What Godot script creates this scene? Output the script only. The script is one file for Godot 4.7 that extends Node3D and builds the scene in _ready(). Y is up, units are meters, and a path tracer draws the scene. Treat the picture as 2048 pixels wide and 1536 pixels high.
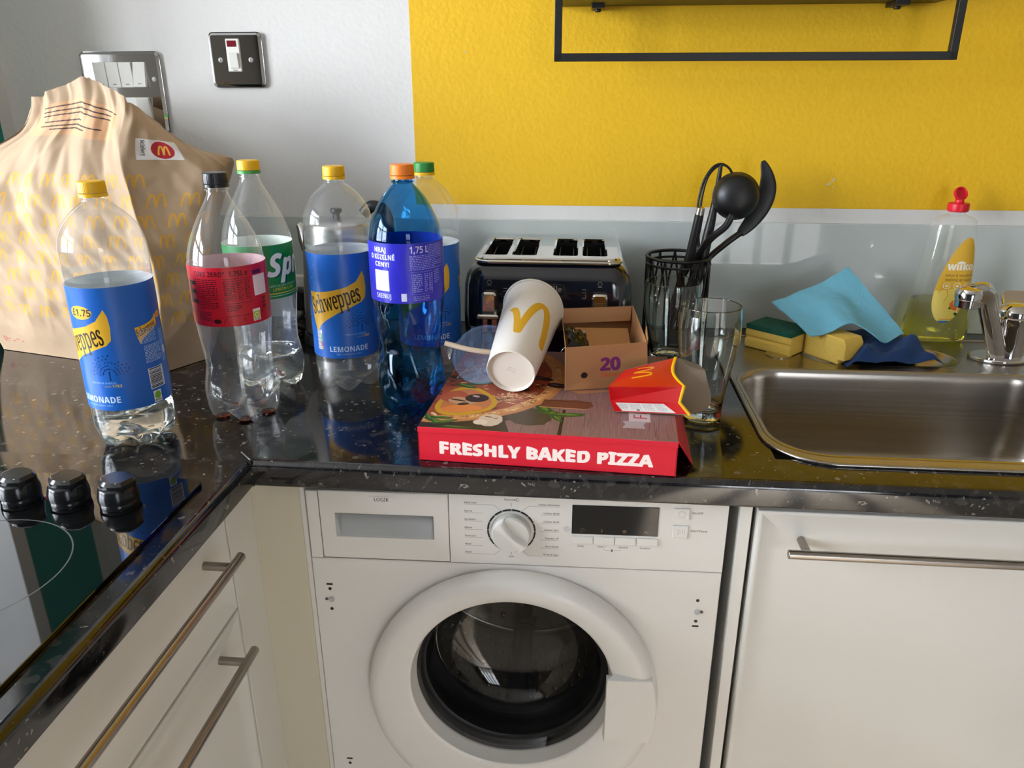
extends Node3D
# A messy kitchen corner: bottles, take-away packaging, toaster and sink on a black L-shaped worktop.

var rng := RandomNumberGenerator.new()
var M := {}
var used := {}
var fonts := {}
var glyphs := {}


# ---------------------------------------------------------------- mesh building
class MB:
	var v := PackedVector3Array()
	var n := PackedVector3Array()
	var t := PackedVector2Array()
	var ix := PackedInt32Array()
	var xf := Transform3D()

	func put(p: Vector3, nn: Vector3, uv := Vector2.ZERO) -> int:
		v.append(xf * p)
		n.append((xf.basis * nn).normalized())
		t.append(uv)
		return v.size() - 1

	func tri(a: Vector3, b: Vector3, c: Vector3, ua := Vector2.ZERO, ub := Vector2.ZERO, uc := Vector2.ZERO) -> void:
		# a, b, c counter-clockwise seen from the front
		var k := (b - a).cross(c - a)
		var i0 := put(a, k, ua)
		put(b, k, ub)
		put(c, k, uc)
		ix.append_array(PackedInt32Array([i0, i0 + 2, i0 + 1]))

	func quad(a: Vector3, b: Vector3, c: Vector3, d: Vector3, ua := Vector2(0, 1), ub := Vector2(1, 1), uc := Vector2(1, 0), ud := Vector2(0, 0)) -> void:
		tri(a, b, c, ua, ub, uc)
		tri(a, c, d, ua, uc, ud)

	func grid(rows: Array, wrap := false, flip := false, uvs := []) -> void:
		var nr := rows.size()
		var nc: int = rows[0].size()
		var nn := PackedVector3Array()
		nn.resize(nr * nc)
		for r in nr - 1:
			var r0: PackedVector3Array = rows[r]
			var r1: PackedVector3Array = rows[r + 1]
			for c in nc - 1:
				var k := (r1[c + 1] - r0[c]).cross(r1[c] - r0[c + 1])
				if flip:
					k = -k
				nn[r * nc + c] += k
				nn[r * nc + c + 1] += k
				nn[r * nc + nc + c] += k
				nn[r * nc + nc + c + 1] += k
		for r in nr:
			var row: PackedVector3Array = rows[r]
			if row[0].distance_to(row[nc / 2]) < 1e-6:
				var s := Vector3.ZERO
				for c in nc:
					s += nn[r * nc + c]
				for c in nc:
					nn[r * nc + c] = s
			elif wrap:
				var s2 := nn[r * nc] + nn[r * nc + nc - 1]
				nn[r * nc] = s2
				nn[r * nc + nc - 1] = s2
		var base := v.size()
		for r in nr:
			for c in nc:
				put(rows[r][c], nn[r * nc + c], uvs[r][c] if uvs else Vector2(float(c) / (nc - 1), 1.0 - float(r) / (nr - 1)))
		for r in nr - 1:
			for c in nc - 1:
				var a := base + r * nc + c
				var b := a + 1
				var d := a + nc
				var e := d + 1
				if flip:
					ix.append_array(PackedInt32Array([a, e, d, a, b, e]))
				else:
					ix.append_array(PackedInt32Array([a, d, e, a, e, b]))

	# profile of (radius, height), bottom to top on the outside; axis y; u runs round from the back (-z), 0.5 faces +z
	func lathe(profile: PackedVector2Array, segs := 40, sharp := 35.0, bend = null) -> void:
		var total := 0.0
		var at := PackedFloat32Array([0.0])
		for k in profile.size() - 1:
			total += profile[k].distance_to(profile[k + 1])
			at.append(total)
		var s := 0
		while s < profile.size() - 1:
			var e := s + 1
			while e < profile.size() - 1:
				var d0 := profile[e] - profile[e - 1]
				var d1 := profile[e + 1] - profile[e]
				if absf(rad_to_deg(d0.angle_to(d1))) > sharp:
					break
				e += 1
			var rows := []
			var uvs := []
			for k in range(s, e + 1):
				var row := PackedVector3Array()
				var ur := PackedVector2Array()
				for c in segs + 1:
					var a := -PI + TAU * c / segs
					var q := profile[k]
					if bend != null:
						q = bend.call(q, a)
					row.append(Vector3(q.x * sin(a), q.y, q.x * cos(a)))
					ur.append(Vector2(float(c) / segs, 1.0 - at[k] / maxf(total, 1e-9)))
				rows.append(row)
				uvs.append(ur)
			grid(rows, true, false, uvs)
			s = e

	func cyl(r: float, y0: float, y1: float, segs := 32, ch := 0.0) -> void:
		if ch > 0.0:
			lathe(PackedVector2Array([Vector2(0, y0), Vector2(r - ch, y0), Vector2(r - ch * 0.3, y0 + ch * 0.3), Vector2(r, y0 + ch), Vector2(r, y1 - ch), Vector2(r - ch * 0.3, y1 - ch * 0.3), Vector2(r - ch, y1), Vector2(0, y1)]), segs, 50.0)
		else:
			lathe(PackedVector2Array([Vector2(0, y0), Vector2(r, y0), Vector2(r, y1), Vector2(0, y1)]), segs)

	func rbox(c: Vector3, s: Vector3, r := 0.002, k := 2) -> void:
		var h := s * 0.5
		r = minf(r, minf(h.x, minf(h.y, h.z)) * 0.999)
		for ax in 3:
			for sg: float in [-1.0, 1.0]:
				var u := Vector3.ZERO
				var w := Vector3.ZERO
				var a := Vector3.ZERO
				a[ax] = sg
				if ax == 0:
					u = Vector3(0, 0, -sg)
					w = Vector3.UP
				elif ax == 1:
					u = Vector3.RIGHT
					w = Vector3(0, 0, -sg)
				else:
					u = Vector3(sg, 0, 0)
					w = Vector3.UP
				var hu := absf(h.dot(u.abs()))
				var hw := absf(h.dot(w.abs()))
				var lu := PackedFloat32Array()
				var lw := PackedFloat32Array()
				for j in k + 1:
					var q := r - r * tan(PI / 4 * (1.0 - float(j) / k))
					lu.append(-hu + q)
					lw.append(-hw + q)
				for j in range(k, -1, -1):
					lu.append(-lu[j])
					lw.append(-lw[j])
				var base := v.size()
				for fw in lw:
					for fu in lu:
						var p := a * h[ax] + u * fu + w * fw
						var inner := p.clamp(-h + Vector3.ONE * r, h - Vector3.ONE * r)
						var d := (p - inner).normalized() if r > 0 else a
						put(c + inner + d * r, d, Vector2((fu + hu) / (2 * hu), 1.0 - (fw + hw) / (2 * hw)))
				var nc := lu.size()
				for i in nc - 1:
					for j in nc - 1:
						var b := base + i * nc + j
						ix.append_array(PackedInt32Array([b, b + nc, b + nc + 1, b, b + nc + 1, b + 1]))

	# polygon (counter-clockwise in x, y), with holes, pushed from z0 to z1; both ends closed, edges chamfered by ch
	func prism(poly: PackedVector2Array, z0: float, z1: float, ch := 0.0, holes := [], uvr := Rect2()) -> void:
		if Geometry2D.is_polygon_clockwise(poly):
			poly = poly.duplicate()
			poly.reverse()
		var loops := [poly]
		for hh: PackedVector2Array in holes:
			var h2 := hh.duplicate()
			if not Geometry2D.is_polygon_clockwise(h2):
				h2.reverse()
			loops.append(h2)
		var inner := []
		for l: PackedVector2Array in loops:
			inner.append(inset(l, ch) if ch > 0.0 else l)
		var flat: PackedVector2Array = inner[0]
		for k in range(1, inner.size()):
			flat = bridge(flat, inner[k])
		var tr := Geometry2D.triangulate_polygon(flat)
		var bb := uvr
		if bb.size == Vector2.ZERO:
			bb = Rect2(poly[0], Vector2.ZERO)
			for p in poly:
				bb = bb.expand(p)
		for k in tr.size() / 3:
			var q := [flat[tr[3 * k]], flat[tr[3 * k + 1]], flat[tr[3 * k + 2]]]
			if (q[1] - q[0]).cross(q[2] - q[0]) < 0:
				q = [q[0], q[2], q[1]]
			var uu := []
			for p: Vector2 in q:
				uu.append(Vector2((p.x - bb.position.x) / bb.size.x, 1.0 - (p.y - bb.position.y) / bb.size.y))
			tri(v3(q[0], z1), v3(q[1], z1), v3(q[2], z1), uu[0], uu[1], uu[2])
			tri(v3(q[0], z0), v3(q[2], z0), v3(q[1], z0), uu[0], uu[2], uu[1])
		for li in loops.size():
			var l: PackedVector2Array = loops[li]
			var m: PackedVector2Array = inner[li]
			var cnt := l.size()
			var zs := [[m, z0], [l, z0 + ch], [l, z1 - ch], [m, z1]] if ch > 0.0 else [[l, z0], [l, z1]]
			for k in cnt:
				var k2 := (k + 1) % cnt
				var e0 := l[k] - l[(k + cnt - 1) % cnt]
				var e1 := l[k2] - l[k]
				var e2 := l[(k2 + 1) % cnt] - l[k2]
				var n1 := Vector2(e1.y, -e1.x).normalized()
				var na := (n1 + Vector2(e0.y, -e0.x).normalized()).normalized() if absf(e0.angle_to(e1)) < 0.6 else n1
				var nb := (n1 + Vector2(e2.y, -e2.x).normalized()).normalized() if absf(e1.angle_to(e2)) < 0.6 else n1
				for j in zs.size() - 1:
					var lo: PackedVector2Array = zs[j][0]
					var hi: PackedVector2Array = zs[j + 1][0]
					var tilt := 0.0
					if zs.size() == 4:
						tilt = [-1.0, 0.0, 1.0][j]
					var i0 := put(v3(lo[k], zs[j][1]), Vector3(na.x, na.y, tilt), Vector2(0, 1))
					put(v3(lo[k2], zs[j][1]), Vector3(nb.x, nb.y, tilt), Vector2(1, 1))
					put(v3(hi[k2], zs[j + 1][1]), Vector3(nb.x, nb.y, tilt), Vector2(1, 0))
					put(v3(hi[k], zs[j + 1][1]), Vector3(na.x, na.y, tilt), Vector2(0, 0))
					ix.append_array(PackedInt32Array([i0, i0 + 2, i0 + 1, i0, i0 + 3, i0 + 2]))

	static func v3(p: Vector2, z: float) -> Vector3:
		return Vector3(p.x, p.y, z)

	static func inset(l: PackedVector2Array, d: float) -> PackedVector2Array:
		var o := PackedVector2Array()
		var cnt := l.size()
		for k in cnt:
			var e0 := (l[k] - l[(k + cnt - 1) % cnt]).normalized()
			var e1 := (l[(k + 1) % cnt] - l[k]).normalized()
			var b := Vector2(-e0.y - e1.y, e0.x + e1.x).normalized()
			o.append(l[k] + b * d / maxf(b.dot(Vector2(-e1.y, e1.x)), 0.3))
		return o

	static func bridge(outer: PackedVector2Array, hole: PackedVector2Array) -> PackedVector2Array:
		var best := INF
		var bo := 0
		var bh := 0
		for i in outer.size():
			for j in hole.size():
				var d := outer[i].distance_squared_to(hole[j])
				if d < best:
					best = d
					bo = i
					bh = j
		var o := PackedVector2Array()
		for i in bo + 1:
			o.append(outer[i])
		for j in hole.size() + 1:
			o.append(hole[(bh + j) % hole.size()])
		for i in range(bo, outer.size()):
			o.append(outer[i])
		return o

	# a round bar along a path; radii: one per point (or one for all); flatten: second radius as a share of the first
	func tube(path: PackedVector3Array, radii: Variant, segs := 12, cap := true, flatten := 1.0, side := Vector3.ZERO, loop := false) -> void:
		var rows := []
		var cnt := path.size()
		var up := side
		var prev := Vector3.ZERO
		for k in cnt:
			var d := (path[mini(k + 1, cnt - 1)] - path[maxi(k - 1, 0)]).normalized()
			if loop and (k == 0 or k == cnt - 1):
				d = (path[1] - path[cnt - 2]).normalized()
			if up == Vector3.ZERO:
				up = Vector3.UP if absf(d.y) < 0.9 else Vector3.RIGHT
			up = (up - d * up.dot(d)).normalized()
			var w := d.cross(up)
			var r: float = radii if radii is float else radii[k]
			var row := PackedVector3Array()
			for c in segs + 1:
				var a := TAU * c / segs
				row.append(path[k] + up * cos(a) * r + w * sin(a) * r * flatten)
			if cap and not loop and k == 0:
				rows.append(row_at(path[k] - d * r * 0.0, segs + 1))
				rows.append(row)
				rows.append(row)
			elif cap and not loop and k == cnt - 1:
				rows.append(row)
				rows.append(row)
				rows.append(row_at(path[k], segs + 1))
			else:
				rows.append(row)
			prev = d
		if cap and not loop:
			grid(rows.slice(0, 2), true, true)
			grid(rows.slice(2, rows.size() - 2), true, true)
			grid(rows.slice(rows.size() - 2), true, true)
		else:
			grid(rows, true, true)

	static func row_at(p: Vector3, c: int) -> PackedVector3Array:
		var r := PackedVector3Array()
		r.resize(c)
		r.fill(p)
		return r

	# a thin slab on a four-cornered face (a b c d counter-clockwise seen from the front), thickness behind it
	func slab(a: Vector3, b: Vector3, c: Vector3, d: Vector3, th: float) -> void:
		var k := (b - a).cross(d - a).normalized() * th
		quad(a, b, c, d)
		var z0 := Vector2(0.01, 0.01)
		quad(a - k, d - k, c - k, b - k, z0, z0, z0, z0)
		for e: Array in [[a, b], [b, c], [c, d], [d, a]]:
			quad(e[1], e[0], e[0] - k, e[1] - k, Vector2(0.01, 0.01), Vector2(0.01, 0.01), Vector2(0.01, 0.01), Vector2(0.01, 0.01))

	# a bent sheet of rows of points, with thickness behind it
	func sheet(rows: Array, th: float, uvs := [], back: MB = null) -> void:
		var nr := rows.size()
		var nc: int = rows[0].size()
		var tmp := MB.new()
		tmp.grid(rows)
		var low := []
		for r in nr:
			var row := PackedVector3Array()
			for c in nc:
				row.append(rows[r][c] - tmp.n[r * nc + c] * th)
			low.append(row)
		grid(rows, false, false, uvs)
		var b := back if back else self
		b.xf = xf
		b.grid(low, false, true, uvs)
		var e0 := [PackedVector3Array(), PackedVector3Array()]
		var e1 := [PackedVector3Array(), PackedVector3Array()]
		for r in nr:
			e0[0].append(low[r][0])
			e0[1].append(rows[r][0])
			e1[0].append(low[r][nc - 1])
			e1[1].append(rows[r][nc - 1])
		b.grid([low[0], rows[0]])
		b.grid([low[nr - 1], rows[nr - 1]], false, true)
		b.grid(e0, false, true)
		b.grid(e1)

	func surface(am: ArrayMesh, mat: Material) -> ArrayMesh:
		var a := []
		a.resize(Mesh.ARRAY_MAX)
		a[Mesh.ARRAY_VERTEX] = v
		a[Mesh.ARRAY_NORMAL] = n
		a[Mesh.ARRAY_TEX_UV] = t
		a[Mesh.ARRAY_INDEX] = ix
		am.add_surface_from_arrays(Mesh.PRIMITIVE_TRIANGLES, a)
		am.surface_set_material(am.get_surface_count() - 1, mat)
		return am


# ---------------------------------------------------------------- nodes
func numbered(called: String, parent: Node) -> String:
	var key := "%d/%s" % [parent.get_instance_id(), called]
	var k: int = used.get(key, 0)
	used[key] = k + 1
	return called if k == 0 else "%s_%03d" % [called, k]


func thing(called: String, label: String, category: String, at := Vector3.ZERO, turn := 0.0, group := "") -> Node3D:
	var o := Node3D.new()
	o.name = numbered(called, self)
	add_child(o)
	o.position = at
	o.rotation.y = turn
	return tag(o, label, category, group)


func tag(o: Node3D, label: String, category: String, group := "") -> Node3D:
	o.set_meta("label", label)
	o.set_meta("category", category)
	if group:
		o.set_meta("group", group)
	return o


func part(called: String, mb: Variant, mat: Material, parent: Node = self, label := "") -> MeshInstance3D:
	var o := MeshInstance3D.new()
	if mb is Mesh:
		o.mesh = mb
	else:
		o.mesh = (mb as MB).surface(ArrayMesh.new(), mat)
	o.name = numbered(called, parent)
	o.cast_shadow = GeometryInstance3D.SHADOW_CASTING_SETTING_ON
	parent.add_child(o)
	if label:
		o.set_meta("label", label)
	return o


func structure(called: String, mb: Variant, mat: Material, label := "") -> MeshInstance3D:
	var o := part(called, mb, mat)
	o.set_meta("kind", "structure")
	if label:
		o.set_meta("label", label)
	return o


func box(c: Vector3, s: Vector3, r := 0.002, k := 2) -> MB:
	var b := MB.new()
	b.rbox(c, s, r, k)
	return b


func bar(path: Array, r: Variant, segs := 12) -> MB:
	var b := MB.new()
	b.tube(PackedVector3Array(path), r, segs)
	return b


func turned(profile: Array, segs := 40, sharp := 35.0) -> MB:
	var b := MB.new()
	b.lathe(PackedVector2Array(profile), segs, sharp)
	return b


func rrect(cx: float, cy: float, hx: float, hy: float, r: float, k := 8) -> PackedVector2Array:
	var o := PackedVector2Array()
	for q in 4:
		var c := Vector2(cx + (hx - r) * [1, -1, -1, 1][q], cy + (hy - r) * [1, 1, -1, -1][q])
		for j in k + 1:
			o.append(c + Vector2.from_angle(PI / 2 * (q + float(j) / k)) * r)
	return o


func curve(points: Array, steps := 8) -> PackedVector3Array:
	# Catmull-Rom through the points
	var o := PackedVector3Array()
	for k in points.size() - 1:
		var p0: Vector3 = points[maxi(k - 1, 0)]
		var p1: Vector3 = points[k]
		var p2: Vector3 = points[k + 1]
		var p3: Vector3 = points[mini(k + 2, points.size() - 1)]
		for j in steps:
			o.append(p1.cubic_interpolate(p2, p0, p3, float(j) / steps))
	o.append(points[-1])
	return o


# ---------------------------------------------------------------- pictures for flat print
func canvas(w: int, h: int, c: Color) -> Image:
	var im := Image.create(w, h, false, Image.FORMAT_RGB8)
	im.fill(c)
	return im


func fill_poly(im: Image, p: PackedVector2Array, c: Color) -> void:
	var lo := INF
	var hi := -INF
	for q in p:
		lo = minf(lo, q.y)
		hi = maxf(hi, q.y)
	for y in range(maxi(0, ceili(lo - 0.5)), mini(im.get_height() - 1, floori(hi - 0.5)) + 1):
		var yy := y + 0.5
		var xs := []
		for k in p.size():
			var a := p[k]
			var b := p[(k + 1) % p.size()]
			if (a.y <= yy) != (b.y <= yy):
				xs.append(a.x + (b.x - a.x) * (yy - a.y) / (b.y - a.y))
		xs.sort()
		for k in range(0, xs.size() - 1, 2):
			var x0 := roundi(xs[k])
			im.fill_rect(Rect2i(x0, y, maxi(roundi(xs[k + 1]) - x0, 0), 1), c)


func ell(c: Vector2, rx: float, ry: float, rot := 0.0, steps := 28, wob := 0.0) -> PackedVector2Array:
	var o := PackedVector2Array()
	for k in steps:
		var a := TAU * k / steps
		var f := 1.0 + (rng.randf_range(-wob, wob) if wob > 0.0 else 0.0)
		o.append(c + Vector2(cos(a) * rx * f, sin(a) * ry * f).rotated(rot))
	return o


func stroke(im: Image, p: PackedVector2Array, w: float, c: Color, w2 := -1.0) -> void:
	for k in p.size() - 1:
		var f0 := float(k) / maxf(p.size() - 1, 1)
		var f1 := float(k + 1) / maxf(p.size() - 1, 1)
		var a := w if w2 < 0 else lerpf(w, w2, f0)
		var b := w if w2 < 0 else lerpf(w, w2, f1)
		var d := (p[k + 1] - p[k]).normalized().orthogonal() * 0.5
		fill_poly(im, PackedVector2Array([p[k] + d * a, p[k + 1] + d * b, p[k + 1] - d * b, p[k] - d * a]), c)
		if w > 2.5:
			fill_poly(im, ell(p[k], a * 0.5, a * 0.5, 0, 12), c)
			fill_poly(im, ell(p[k + 1], b * 0.5, b * 0.5, 0, 12), c)


func font(bold: bool, serif: bool) -> SystemFont:
	var key := "%s%s" % [bold, serif]
	if not fonts.has(key):
		var f := SystemFont.new()
		f.font_names = PackedStringArray(["Droid Serif" if serif else "Droid Sans"])
		f.font_weight = 700 if bold else 400
		fonts[key] = f
	return fonts[key]


func letters(s: String, bold: bool, serif: bool) -> PackedVector3Array:
	# triangles of the text: capitals 1 high on the line y = 0, from x = 0
	var key := "%s|%s|%s" % [s, bold, serif]
	if not glyphs.has(key):
		var o := []
		for q: String in ["H", s]:
			var tm := TextMesh.new()
			tm.font = font(bold, serif)
			tm.font_size = 64
			tm.pixel_size = 1.0 / 64
			tm.depth = 0.0
			tm.horizontal_alignment = HORIZONTAL_ALIGNMENT_LEFT
			tm.text = q
			o.append(tm)
		var hb: AABB = o[0].get_aabb()
		var a: Array = o[1].get_mesh_arrays()
		var vv: PackedVector3Array = a[Mesh.ARRAY_VERTEX]
		var r := PackedVector3Array()
		for i in a[Mesh.ARRAY_INDEX]:
			r.append((vv[i] - Vector3(0, hb.position.y, 0)) / hb.size.y)
		glyphs[key] = r
	return glyphs[key]


# opts: bold, serif, sx (width), slant, rot, align (0 left, 0.5 centre, 1 right), fat (pixels)
func write(im: Image, s: String, at: Vector2, cap: float, c: Color, opts := {}) -> void:
	var g := letters(s, opts.get("bold", false), opts.get("serif", false))
	var wide := 0.0
	for p in g:
		wide = maxf(wide, p.x)
	var sx: float = opts.get("sx", 1.0)
	var fat: float = opts.get("fat", 0.0)
	var offs := [Vector2.ZERO]
	if fat > 0.0:
		for k in 8:
			offs.append(Vector2.from_angle(TAU * k / 8) * fat)
	var warp = opts.get("warp")
	for off: Vector2 in offs:
		for k in g.size() / 3:
			var q := PackedVector2Array()
			for j in 3:
				var p := g[3 * k + j]
				var w := Vector2((p.x - wide * float(opts.get("align", 0.0))) * sx + p.y * float(opts.get("slant", 0.0)), -p.y) * cap
				if warp != null:
					w = warp.call(w)
				q.append(at + w.rotated(opts.get("rot", 0.0)) + off)
			fill_poly(im, q, c)


func small_print(im: Image, r: Rect2, lines: int, c: Color, fill := 0.45) -> void:
	# lines of print too small to read
	for k in lines:
		var y := r.position.y + r.size.y * k / lines
		var x := r.position.x
		var last := r.end.x - (rng.randf() * 0.35 * r.size.x if k % 4 == 3 else 0.0)
		while x < last:
			var w := rng.randf_range(0.5, 2.2) * r.size.y / lines
			im.fill_rect(Rect2i(int(x), int(y), int(maxf(1, minf(w, last - x))), int(maxf(1, r.size.y / lines * fill))), c)
			x += w + maxf(1.5, 0.4 * r.size.y / lines)


func tex(im: Image) -> ImageTexture:
	return ImageTexture.create_from_image(im)


# ---------------------------------------------------------------- materials
func mat(key: String, c: Color, rough := 0.5, metal := 0.0, pic: Texture2D = null) -> StandardMaterial3D:
	if M.has(key):
		return M[key]
	var m := StandardMaterial3D.new()
	m.resource_name = key
	m.albedo_color = c
	m.roughness = rough
	m.metallic = metal
	m.cull_mode = BaseMaterial3D.CULL_DISABLED
	if pic:
		m.albedo_texture = pic
	M[key] = m
	return m


func clear_mat(key: String, c: Color, alpha: float, rough := 0.03) -> StandardMaterial3D:
	var m := mat(key, Color(c.r, c.g, c.b, alpha), rough)
	m.transparency = BaseMaterial3D.TRANSPARENCY_ALPHA
	return m


func glass_mat(key: String, c: Color, bend := 0.05, rough := 0.0) -> StandardMaterial3D:
	var m := mat(key, Color(c.r, c.g, c.b, 0.0), rough)
	m.refraction_enabled = true
	m.refraction_scale = bend
	m.transparency = BaseMaterial3D.TRANSPARENCY_ALPHA
	return m


func noise_tex(freq: float, seed_: int, size := 512, octaves := 3, kind := FastNoiseLite.TYPE_SIMPLEX_SMOOTH) -> NoiseTexture2D:
	var f := FastNoiseLite.new()
	f.noise_type = kind
	f.frequency = freq
	f.seed = seed_
	f.fractal_octaves = octaves
	var t := NoiseTexture2D.new()
	t.width = size
	t.height = size
	t.seamless = true
	t.noise = f
	return t


func relief(m: StandardMaterial3D, t: Texture2D, cm: float, scale: float, world := true) -> void:
	m.heightmap_enabled = true
	m.heightmap_texture = t
	m.heightmap_scale = cm
	m.uv1_triplanar = true
	m.uv1_world_triplanar = world
	m.uv1_scale = Vector3.ONE * scale


# ---------------------------------------------------------------- the prints
func pic_worktop() -> Texture2D:
	var s := 1024
	var im := canvas(s, s, Color8(17, 17, 20))
	for k in 620:
		var c := Vector2(rng.randf() * s, rng.randf() * s)
		var g := rng.randf_range(0.10, 0.19)
		fill_poly(im, ell(c, rng.randf_range(6, 26), rng.randf_range(4, 14), rng.randf() * PI, 9, 0.45), Color(g * 1.03, g * 0.97, g * 0.95))
	for k in 520:
		var c := Vector2(rng.randf_range(14, s - 14), rng.randf_range(14, s - 14))
		var g := rng.randf_range(0.26, 0.50)
		var r := rng.randf_range(2.0, 11.0) * rng.randf_range(0.4, 1.0)
		var col := Color(g * 1.06, g, g * 0.94)
		fill_poly(im, ell(c, r, r * rng.randf_range(0.35, 0.9), rng.randf() * PI, 9, 0.45), col)
		if rng.randf() < 0.4:
			fill_poly(im, ell(c + Vector2(rng.randf_range(-3, 3), rng.randf_range(-3, 3)), r * 0.5, r * 0.3, rng.randf() * PI, 7, 0.4), Color8(24, 23, 25))
	for k in 4200:
		var g := rng.randf_range(0.16, 0.42)
		im.fill_rect(Rect2i(rng.randi() % s, rng.randi() % s, 1 + rng.randi() % 3, 1 + rng.randi() % 2), Color(g, g * 0.97, g * 0.93))
	return tex(im)


func arch(c: Vector2, w: float, h: float, slant := 0.0) -> Array:
	# two tall arches side by side
	var o := []
	for s in [-1.0, 1.0]:
		var p := PackedVector2Array()
		for k in 15:
			var f := -1.0 + k / 7.0
			var y := 1.0 - pow(absf(f), 2.6)
			p.append(c + Vector2((s * 0.5 + f * 0.5) * w * 0.5 + y * h * slant, h * 0.5 - y * h))
		o.append(p)
	return o


func pic_bag() -> Texture2D:
	# 0 to 0.5 across: front; 0.5 to 0.78: right gusset; then the back. Bottom of the picture: bottom of the bag
	var w := 1536
	var h := 1024
	var kraft := Color8(178, 152, 122)
	var im := canvas(w, h, kraft)
	for k in 5000:
		var f := rng.randf_range(-0.025, 0.025)
		im.fill_rect(Rect2i(rng.randi() % w, rng.randi() % h, 1 + rng.randi() % 14, 1), Color(kraft.r + f, kraft.g + f, kraft.b + f * 0.9))
	var gold := Color8(214, 162, 62)
	for r in 10:
		for c in 19:
			var x := 30.0 + c * 84 + (42 if r % 2 else 0)
			var y := 292.0 + r * 74
			if r >= 8 or c > 12 or (r < 1 and c > 9) or (c >= 12):
				continue
			for a: PackedVector2Array in arch(Vector2(x, y), 46, 44, 0.14):
				stroke(im, a, 6.0, gold)
	# taped handle patch with ruled lines
	fill_poly(im, PackedVector2Array([Vector2(84, 60), Vector2(110, 42), Vector2(690, 60), Vector2(716, 76), Vector2(706, 140), Vector2(684, 160), Vector2(120, 142), Vector2(84, 124)]), Color8(202, 158, 118))
	for k in 6:
		var x0: float = [170, 150, 160, 210, 190, 290][k]
		var x1: float = [690, 640, 655, 470, 610, 520][k]
		var ly := 56.0 + k * 13 + (8 if k > 2 else 0)
		stroke(im, PackedVector2Array([Vector2(x0, ly), Vector2(x1, ly + (x1 - x0) * 0.03)]), 3.5, Color8(66, 50, 42))
	# sticker on the gusset
	var o := Vector2(806, 128)
	fill_poly(im, PackedVector2Array([o + Vector2(0, 0), o + Vector2(118, 0), o + Vector2(118, 84), o + Vector2(0, 84)]), Color8(226, 222, 218))
	fill_poly(im, ell(o + Vector2(72, 42), 31, 38), Color8(178, 32, 44))
	for a: PackedVector2Array in arch(o + Vector2(72, 44), 28, 38, 0.1):
		stroke(im, a, 5.0, Color8(232, 178, 60))
	write(im, "McDelivery", o + Vector2(14, 5), 12, Color8(40, 36, 40), {"rot": PI / 2, "bold": true, "sx": 0.7})
	fill_poly(im, ell(Vector2(30, 236), 40, 44), Color8(226, 222, 218))
	fill_poly(im, ell(Vector2(26, 236), 30, 34), Color8(200, 52, 58))
	for k in 4:
		im.fill_rect(Rect2i(60 + k * 20, 962 + (k % 2) * 8, 14, 5), Color8(176, 110, 96))
	write(im, "R", Vector2(40, 980), 26, Color8(176, 110, 96), {"bold": true})
	return tex(im)


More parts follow.
